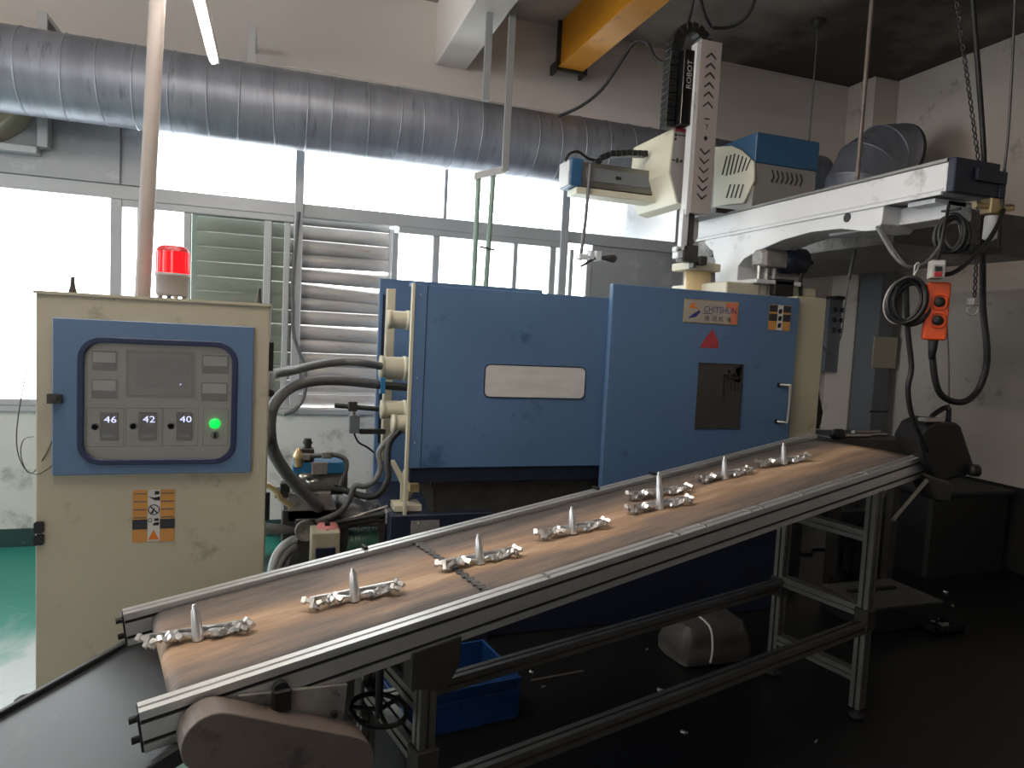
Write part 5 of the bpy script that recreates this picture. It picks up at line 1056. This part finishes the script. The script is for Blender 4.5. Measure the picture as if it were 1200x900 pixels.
# rounded drive guard on the front
hb0, hb1 = V((-2.50, 0, 0.640)), V((-2.225, 0, 0.50)); ax = (hb1-hb0).normalized(); ay = V((-ax.z, 0, ax.x)); prf = []
for k in range(13): a = R(90+15*k); prf.append(hb0+ax*(math.cos(a)*0.062)+ay*(math.sin(a)*0.062))
for k in range(13): a = R(-90+15*k); prf.append(hb1+ax*(math.cos(a)*0.075)+ay*(math.sin(a)*0.075))
gd = cb_(MB().prism([p+V((0, -0.085, 0)) for p in prf], (0, 0.075, 0)), 'drive_guard', 'cover_steel', None, 0.002)
cb_(MB().prism([hb0+V((0.06, -0.012, 0.02)), hb1+V((0.015, -0.012, -0.03)), hb1+V((0.03, -0.012, 0.16)), hb0+V((0.06, -0.012, 0.05))], (0, 0.012, 0)), 'guard_plate', 'grime', None, 0.002)
for p in ((-2.23, 0.60), (-2.19, 0.585)): cb_(MB().cyl((p[0], -0.03, p[1]), (p[0], -0.018, p[1]), 0.007, seg=8), 'guard_bolt', 'black')
cb_(MB().box((-2.37, -0.03, zr(-2.37)-0.09), (-2.33, 0.0, zr(-2.33)-0.045)).cyl((-2.35, -0.02, zr(-2.35)-0.045), (-2.35, -0.004, zr(-2.35)-0.045), 0.018, seg=12), 'tension_block', 'black', None, 0.003)
# handwheel on its spindle
hwc = V((-2.08, 0.075, 0.525)); hm = MB().ring(hwc, (0.12, -0.1, 1), 0.072, 0.007, 36, 10)
hw = cb_(hm, 'handwheel', 'black')
for k in range(3):
    a = 2*math.pi*k/3+0.4; cb_(MB().cyl(hwc, hwc+V((0.075*math.cos(a), 0.075*math.sin(a), 0)), 0.006, seg=8), 'spoke', 'black', hw)
cb_(MB().cyl(hwc+V((0, 0, -0.02)), hwc+V((0, 0, 0.2)), 0.010, seg=10), 'spindle', 'black', hw)
# conveyor drive head at the upper end
dh = thing('drive_motor', 'black conveyor drive motor housing with a lifting handle at the upper end', 'motor', (2.692, 2.15, 1.082))
mq = V((2.736, 2.18, 1.102))
pts = [(2.544, 2.15, 1.207), (2.602, 2.15, 1.229), (2.707, 2.15, 1.223), (2.733, 2.15, 1.208), (2.828, 2.15, 1.044), (2.809, 2.15, 1.0), (2.634, 2.15, 0.971), (2.554, 2.15, 1.047), (2.505, 2.15, 1.144)]
MB().prism(pts, (0.1, 0.22, 0)).build('motor_housing', M['black'], dh, 0.012, 2)
MB().tube([(2.644, 2.2, 1.212), (2.609, 2.2, 1.229), (2.648, 2.2, 1.262), (2.703, 2.2, 1.285), (2.715, 2.2, 1.263), (2.717, 2.2, 1.212)], 0.011, 8, 2).build('lifting_handle', M['black_gloss'], dh)
MB().lathe((2.789, 2.14, 1.024), (1, -0.3, 0), [(0, 0), (0.022, 0), (0.026, 0.01), (0.026, 0.035), (0, 0.04)], 16).build('end_knob', M['black'], dh)
MB().box((2.547, 2.16, 1.241), (2.647, 2.2, 1.226)).build('bright_lug', M['steel'], dh)
MB().prism([(2.552, 2.14, 1.01), (2.708, 2.14, 0.971), (2.705, 2.14, 0.884), (2.622, 2.14, 0.894)], (0.06, 0.15, 0)).build('gearbox', M['dark_steel'], dh, 0.01)
MB().cyl((2.346, 2.1, 0.836), (2.543, 2.13, 0.988), 0.008, seg=8).build('torque_rod', M['steel'], dh)

# ------------------------------------------------------------------ zinc castings lying on the belt
cs = thing('zinc_casting', 'x', 'casting', (0, 0, 0), 'fresh zinc castings on the belt')
MB().lathe((0, 0, 0.002), (0, 0, 1), [(0.0165, 0), (0.015, 0.01), (0.0092, 0.076), (0.006, 0.08), (0.0048, 0.09), (0, 0.092)], 14).build('sprue', M['cast'], cs)
MB().box((-0.118, 0.016, 0.004), (0.122, 0.022, 0.026)).build('runner_bar', M['cast'], cs, 0.001)
rn = []
for k in range(13):
    x_ = -0.075+0.15*k/12; z_ = 0.004+0.010*abs(math.sin(k/12*2*math.pi)); rn.append([(x_, -0.006, z_), (x_, 0.010, z_), (x_, 0.010, z_+0.006), (x_, -0.006, z_+0.006)])
MB().loft(rn, smooth=False).build('gull_runner', M['cast'], cs)
rs_ = random.Random(5)
for sx, n_ in ((-1, 6), (1, 6)):
    for k in range(n_):
        c = V((sx*(0.046+0.0155*k), rs_.uniform(-0.020, 0.006), 0.012+rs_.uniform(-.003, .012)+(0.014 if k == n_-1 else 0))); a = rs_.uniform(0, 3); m = MB(); u = V((math.cos(a), math.sin(a), rs_.uniform(-.4, .4))).normalized(); w = u.orthogonal().normalized(); h = u.cross(w)
        L, W_, H_ = rs_.uniform(.012, .017), rs_.uniform(.008, .011), rs_.uniform(.008, .011)
        m.loft([[c+u*q+w*(W_*f*math.cos(b))+h*(H_*f*math.sin(b)) for b in [math.pi/4+math.pi*2*i/4 for i in range(4)]] for q, f in ((-L, .9), (-L*.25, 1.05), (-L*.2, .7), (L*.3, .75), (L*.35, 1.2), (L, 1.0))], smooth=False).build('cast_part', M['cast'], cs)
places = [(-2.48, 0.289, -0.33, 'casting lying at the lower belt end, overhanging the roller'), (-2.09, 0.249, -0.22, 'casting nearest above the lowest one, second up the belt'),
          (-1.70, 0.250, -0.20, 'casting just past the belt lacing seam, third up the belt'), (-1.336, 0.270, -0.21, 'lone casting in mid-belt, fourth up from the lower end'),
          (-0.955, 0.262, -0.25, 'nearer of the pair of castings lying close together'), (-0.85, 0.374, -0.30, 'farther of the pair of castings lying close together'),
          (-0.501, 0.366, -0.18, 'second casting from the upper belt end, past the close pair'), (-0.16, 0.345, -0.30, 'uppermost casting on the belt, closest to the drive end')]
tiltm = Matrix.Rotation(-math.atan(TN), 4, 'Y')
for i, (s_, t_, a, lab) in enumerate(places):
    o = cs if i == 0 else dup(cs, (0, 0, 0), 0, lab)
    o['label'] = 'shiny zinc '+lab
    p = CL @ (V((s_, t_, zr(s_))) - nrm*0.0125)
    o.matrix_world = Matrix.Translation(p) @ Matrix.Rotation(CA, 4, 'Z') @ tiltm @ Matrix.Rotation(a, 4, 'Z')

# ------------------------------------------------------------------ dark outfeed chute below the lower end
cu = thing('outfeed_chute', 'dark smooth steel chute falling away from the lower conveyor end', 'chute', tuple(CL @ V((-2.9, 0.3, 0.4))))
sl_ = math.tan(R(25)); zc = lambda s_: 0.592+(s_+2.60)*sl_
def slab(t0, t1, h0, h1, sa=-3.45, sb=-2.50): return MB().prism([(sa, t0, zc(sa)+h0), (sa, t1, zc(sa)+h0), (sa, t1, zc(sa)+h1), (sa, t0, zc(sa)+h1)], V((sb-sa, 0, zc(sb)-zc(sa))))
slab(-0.02, 0.62, -0.012, -0.004).build('chute_plate', M['chute'], cu, 0, 1, CL)
slab(0.60, 0.62, -0.03, 0.012).build('chute_rim', M['black'], cu, 0.003, 1, CL)
slab(-0.04, -0.02, -0.03, 0.012).build('chute_rim', M['black'], cu, 0.003, 1, CL)
for s_ in (-3.35,):
    for t_ in (0.02, 0.56): MB().box((s_, t_, 0), (s_+0.04, t_+0.04, zc(s_)-0.01)).build('leg', M['dark_steel'], cu, 0, 1, CL)
for t_ in (0.07, 0.49): MB().box((-2.60, t_, 0), (-2.56, t_+0.04, 0.56)).build('leg', M['dark_steel'], cu, 0, 1, CL)

# ------------------------------------------------------------------ clutter under and behind the conveyor
ct = thing('plastic_crate', 'blue plastic crate on the floor under the left conveyor legs', 'crate', (1.15, 2.0, 0))
ka, kb = V((0.447, 2.138, 0.14)), V((0.759, 2.181, 0.14))
def crate(o, c, w, d, h, m, rz):
    T_ = Matrix.Translation(V(c)) @ Matrix.Rotation(rz, 4, 'Z'); th = 0.006
    for nm, a, b in (('crate_wall', (-w/2, -d/2, 0.01), (w/2, -d/2+th, h)), ('crate_wall', (-w/2, d/2-th, 0.01), (w/2, d/2, h)), ('crate_wall', (-w/2, -d/2, 0.01), (-w/2+th, d/2, h)), ('crate_wall', (w/2-th, -d/2, 0.01), (w/2, d/2, h)), ('crate_bottom', (-w/2, -d/2, 0.0), (w/2, d/2, 0.01))):
        MB().box(a, b).build(nm, M[m], o, 0, 1, T_)
    for z_ in (h-0.02, h*0.62): MB().box((-w/2-0.01, -d/2-0.01, z_), (w/2+0.01, -d/2, z_+0.018)).box((-w/2-0.01, d/2, z_), (w/2+0.01, d/2+0.01, z_+0.018)).box((-w/2-0.01, -d/2, z_), (-w/2, d/2, z_+0.018)).box((w/2, -d/2, z_), (w/2+0.01, d/2, z_+0.018)).build('crate_rim', M[m], o, 0.002, 1, T_)
    for k in range(5):
        x_ = -w/2+w*k/4; MB().box((x_-0.006, -d/2-0.008, 0.01), (x_+0.006, -d/2, h-0.02)).build('crate_rib', M[m], o, 0.001, 1, T_)
crate(ct, (0.678, 2.613, 0.0), 0.46, 0.34, 0.17, 'crate', R(8))
bd_ = thing('plastic_bundle', 'pale grey plastic-wrapped bundle on the floor under the conveyor', 'bundle', (1.924, 2.606, 0.0))
rs_ = random.Random(21); c = V((2.012, 2.714, 0.0)); rings = []
for k in range(7):
    f = k/6; w_ = 0.20*(1-0.18*f*f); d_ = 0.15*(1-0.3*f*f); rings.append([c+V((w_*math.copysign(abs(math.cos(a))**0.4, math.cos(a))+rs_.uniform(-.012, .012), 0.1+d_*math.copysign(abs(math.sin(a))**0.4, math.sin(a))+rs_.uniform(-.012, .012), 0.002+0.17*f+rs_.uniform(0, .012))) for a in [2*math.pi*i/20 for i in range(20)]])
MB().loft(rings, smooth=True).build('wrapped_bale', M['plastic_sheet'], bd_)
MB().tube([c+V((-0.07, -0.06, 0.03)), c+V((-0.062, -0.058, 0.1)), c+V((-0.05, 0.0, 0.182)), c+V((-0.04, 0.2, 0.182))], 0.005).build('binding_strap', M['white_label'], bd_)
fb = thing('flat_case', 'low dark case with a pale lid on the floor behind the right conveyor legs', 'case', (3.292, 2.78, 0.0))
q0, q1 = V((3.189, 2.847, 0.0)), V((3.555, 2.804, 0.0))
MB().box((q0.x-0.15, q1.y, 0.0), (q1.x, q1.y+0.36, 0.13)).build('case_body', M['black'], fb, 0.006)
MB().box((q0.x-0.15, q1.y, 0.13), (q1.x, q1.y+0.36, 0.142)).build('case_lid', M['plastic_sheet'], fb, 0.003)
MB().box((q0.x-0.1, q1.y+0.2, 0.142), (q1.x-0.12, q1.y+0.225, 0.158)).build('lid_strip', M['black'], fb)
sb_ = thing('scrap_tray', 'small black tray holding metal scraps beside the low case', 'tray', (3.51, 2.756, 0.0))
q = V((3.473, 2.72, -0.0))
MB().box(q+V((-0.08, -0.02, 0)), q+V((0.12, 0.16, 0.012))).box(q+V((-0.08, -0.02, 0)), q+V((0.12, -0.012, 0.045))).box(q+V((-0.08, 0.152, 0)), q+V((0.12, 0.16, 0.045))).box(q+V((-0.08, -0.02, 0)), q+V((-0.072, 0.16, 0.045))).box(q+V((0.112, -0.02, 0)), q+V((0.12, 0.16, 0.045))).build('tray_body', M['black'], sb_)
sm = MB()
for k in range(14):
    c = q+V((rs_.uniform(-.05, .1), rs_.uniform(0, .14), 0.022+rs_.uniform(0, .015))); a = rs_.uniform(0, 3); d = V((math.cos(a), math.sin(a), 0))*0.02; e = V((-d.y, d.x, 0))*0.35
    sm.prism([c-d-e, c+d-e, c+d+e, c-d+e], (0, 0, 0.006))
o = sm.build('metal_scraps', M['cast'], sb_); o['kind'] = 'stuff'
bn2 = thing('dark_bin', 'big dark grey bin standing by the right wall behind the conveyor', 'bin', (4.187, 3.459, 0.0))
q = V((4.187, 3.459, 0.0))
MB().loft([[V((q.x+x_*1.0-o_, q.y+y_-o_, z_)) for x_, y_ in ((0, 0), (0.74, 0), (0.74, 0.62), (0, 0.62))] for z_, o_ in ((0.0, 0.0), (0.55, 0.015))], smooth=False).build('bin_body', M['bin'], bn2, 0.02)
MB().box((q.x-0.03, q.y-0.03, 0.55), (q.x+0.76, q.y+0.64, 0.585)).build('bin_rim', M['bin'], bn2, 0.008)
st = thing('machine_stool', 'black steel work stand seen between the right conveyor legs', 'stand', (3.419, 3.399, -0.0))
q = V((3.43, 3.52, 0.0))
MB().box(q+V((-0.02, 0, 0.36)), q+V((0.46, 0.36, 0.46))).build('stand_top', M['black'], st, 0.006)
for dx_, dy_ in ((0, 0), (0.4, 0), (0, 0.32), (0.4, 0.32)): MB().box(q+V((dx_, dy_, 0)), q+V((dx_+0.035, dy_+0.035, 0.37))).build('leg', M['black'], st, 0.003)
MB().box(q+V((0.03, 0.01, 0.22)), q+V((0.41, 0.03, 0.25))).build('stand_rail', M['black'], st)
MB().box(q+V((0.3, -0.02, 0.0)), q+V((0.46, 0.1, 0.36))).build('side_plate', M['black'], st, 0.004)
tag(MB().tube([q+V((0.0, 0.55, 0.008)), q+V((0.15, 0.6, 0.008)), q+V((0.3, 0.5, 0.008)), q+V((0.42, 0.6, 0.008)), q+V((0.6, 0.55, 0.008))], 0.008).build('floor_lead', M['black']), 'black lead lying on the floor behind the black work stand', 'cable')
# dark table with a bright strip at the machine's right end
tb = thing('die_bench', 'dark bench with bright steel bars behind the upper conveyor end', 'bench', (3.373, 3.35, 0.935))
ta, tb_ = V((3.232, 3.4, 0.97)), V((3.773, 3.4, 1.008))
MB().box((ta.x, 3.3, ta.z-0.11), (ta.x+0.55, 3.72, ta.z)).build('bench_top', M['dark_steel'], tb, 0.006)
for xx in (ta.x+0.02, ta.x+0.48):
    for yy in (3.33, 3.64): MB().box((xx, yy, 0), (xx+0.05, yy+0.05, ta.z-0.11)).build('leg', M['dark_steel'], tb)
for k, (x0, x1, yy, rr_) in enumerate(((0.02, 0.3, 3.36, 0.012), (0.1, 0.5, 3.42, 0.009), (0.28, 0.52, 3.5, 0.014))):
    MB().cyl((ta.x+x0, yy, ta.z+rr_), (ta.x+x1, yy+0.02, ta.z+rr_), rr_, seg=10).build('steel_bar', M['steel'], tb)
MB().lathe((ta.x+0.02, 3.36, ta.z+0.02), (1, 0, 0), [(0, -0.03), (0.03, -0.03), (0.036, -0.01), (0.036, 0.03), (0, 0.035)], 16).build('black_knob', M['black'], tb)
hg = MB(); n1, n2 = 6, 10; P0 = V((3.294, 3.5, 1.019))
vs, fs = [], []
for j in range(n2):
    for i in range(n1):
        f, g_ = i/(n1-1), j/(n2-1); w_ = 0.11*(1-0.55*g_)
        vs.append((P0.x-0.055+w_*f-0.0*g_+rs_.uniform(-.005, .005), 3.6+0.03*math.sin(f*9+g_*3)+rs_.uniform(-.006, .006), P0.z-0.02+0.25*g_+rs_.uniform(-.004, .004)))
for j in range(n2-1):
    for i in range(n1-1): fs.append((j*n1+i, j*n1+i+1, (j+1)*n1+i+1, (j+1)*n1+i))
o = hg.add(vs, fs, True).build('grimy_rag', M['bark']); so = o.modifiers.new('thickness', 'SOLIDIFY'); so.thickness = 0.008
tag(o, 'grimy mottled rag standing crumpled between the cream end panel and pillar', 'rag')
# bright flash scraps on the dark floor
for i, q in enumerate([(2.193, 3.114, 0.0), (1.699, 3.068, 0.0), (1.746, 2.892, 0.0), (1.605, 2.532, 0.0), (1.56, 2.443, 0.0), (1.113, 2.808, 0.0), (1.526, 2.22, 0.0), (1.996, 2.04, 0.0), (2.2, 2.992, 0.0), (4.08, 3.211, -0.0), (3.903, 3.019, 0.0), (1.116, 2.669, 0.0)]):
    a = rs_.uniform(0, 3); d = V((math.cos(a), math.sin(a), 0))*rs_.uniform(.008, .016); e = V((-d.y, d.x, 0))*0.4; c = V(q)
    m = MB().prism([c-d-e+V((0, 0, .001)), c+d-e*0.4+V((0, 0, .001)), c+d*0.7+e+V((0, 0, .001)), c-d*0.5+e*0.8+V((0, 0, .001))], (0.002, 0, 0.006))
    tag(m.build('metal_scrap', M['cast']), 'tiny bright zinc scrap lying on the dark floor under and around the conveyor', 'scrap', 'zinc scraps on the dark floor')
tag(MB().prism([V(p) for p in [(1.087, 2.737, 0.003), (1.347, 2.765, 0.003), (1.346, 2.753, 0.003), (1.086, 2.726, 0.003)]], (0, 0, 0.004)).build('metal_strip', M['steel']), 'thin straight metal strip on the dark floor under the conveyor', 'strip')
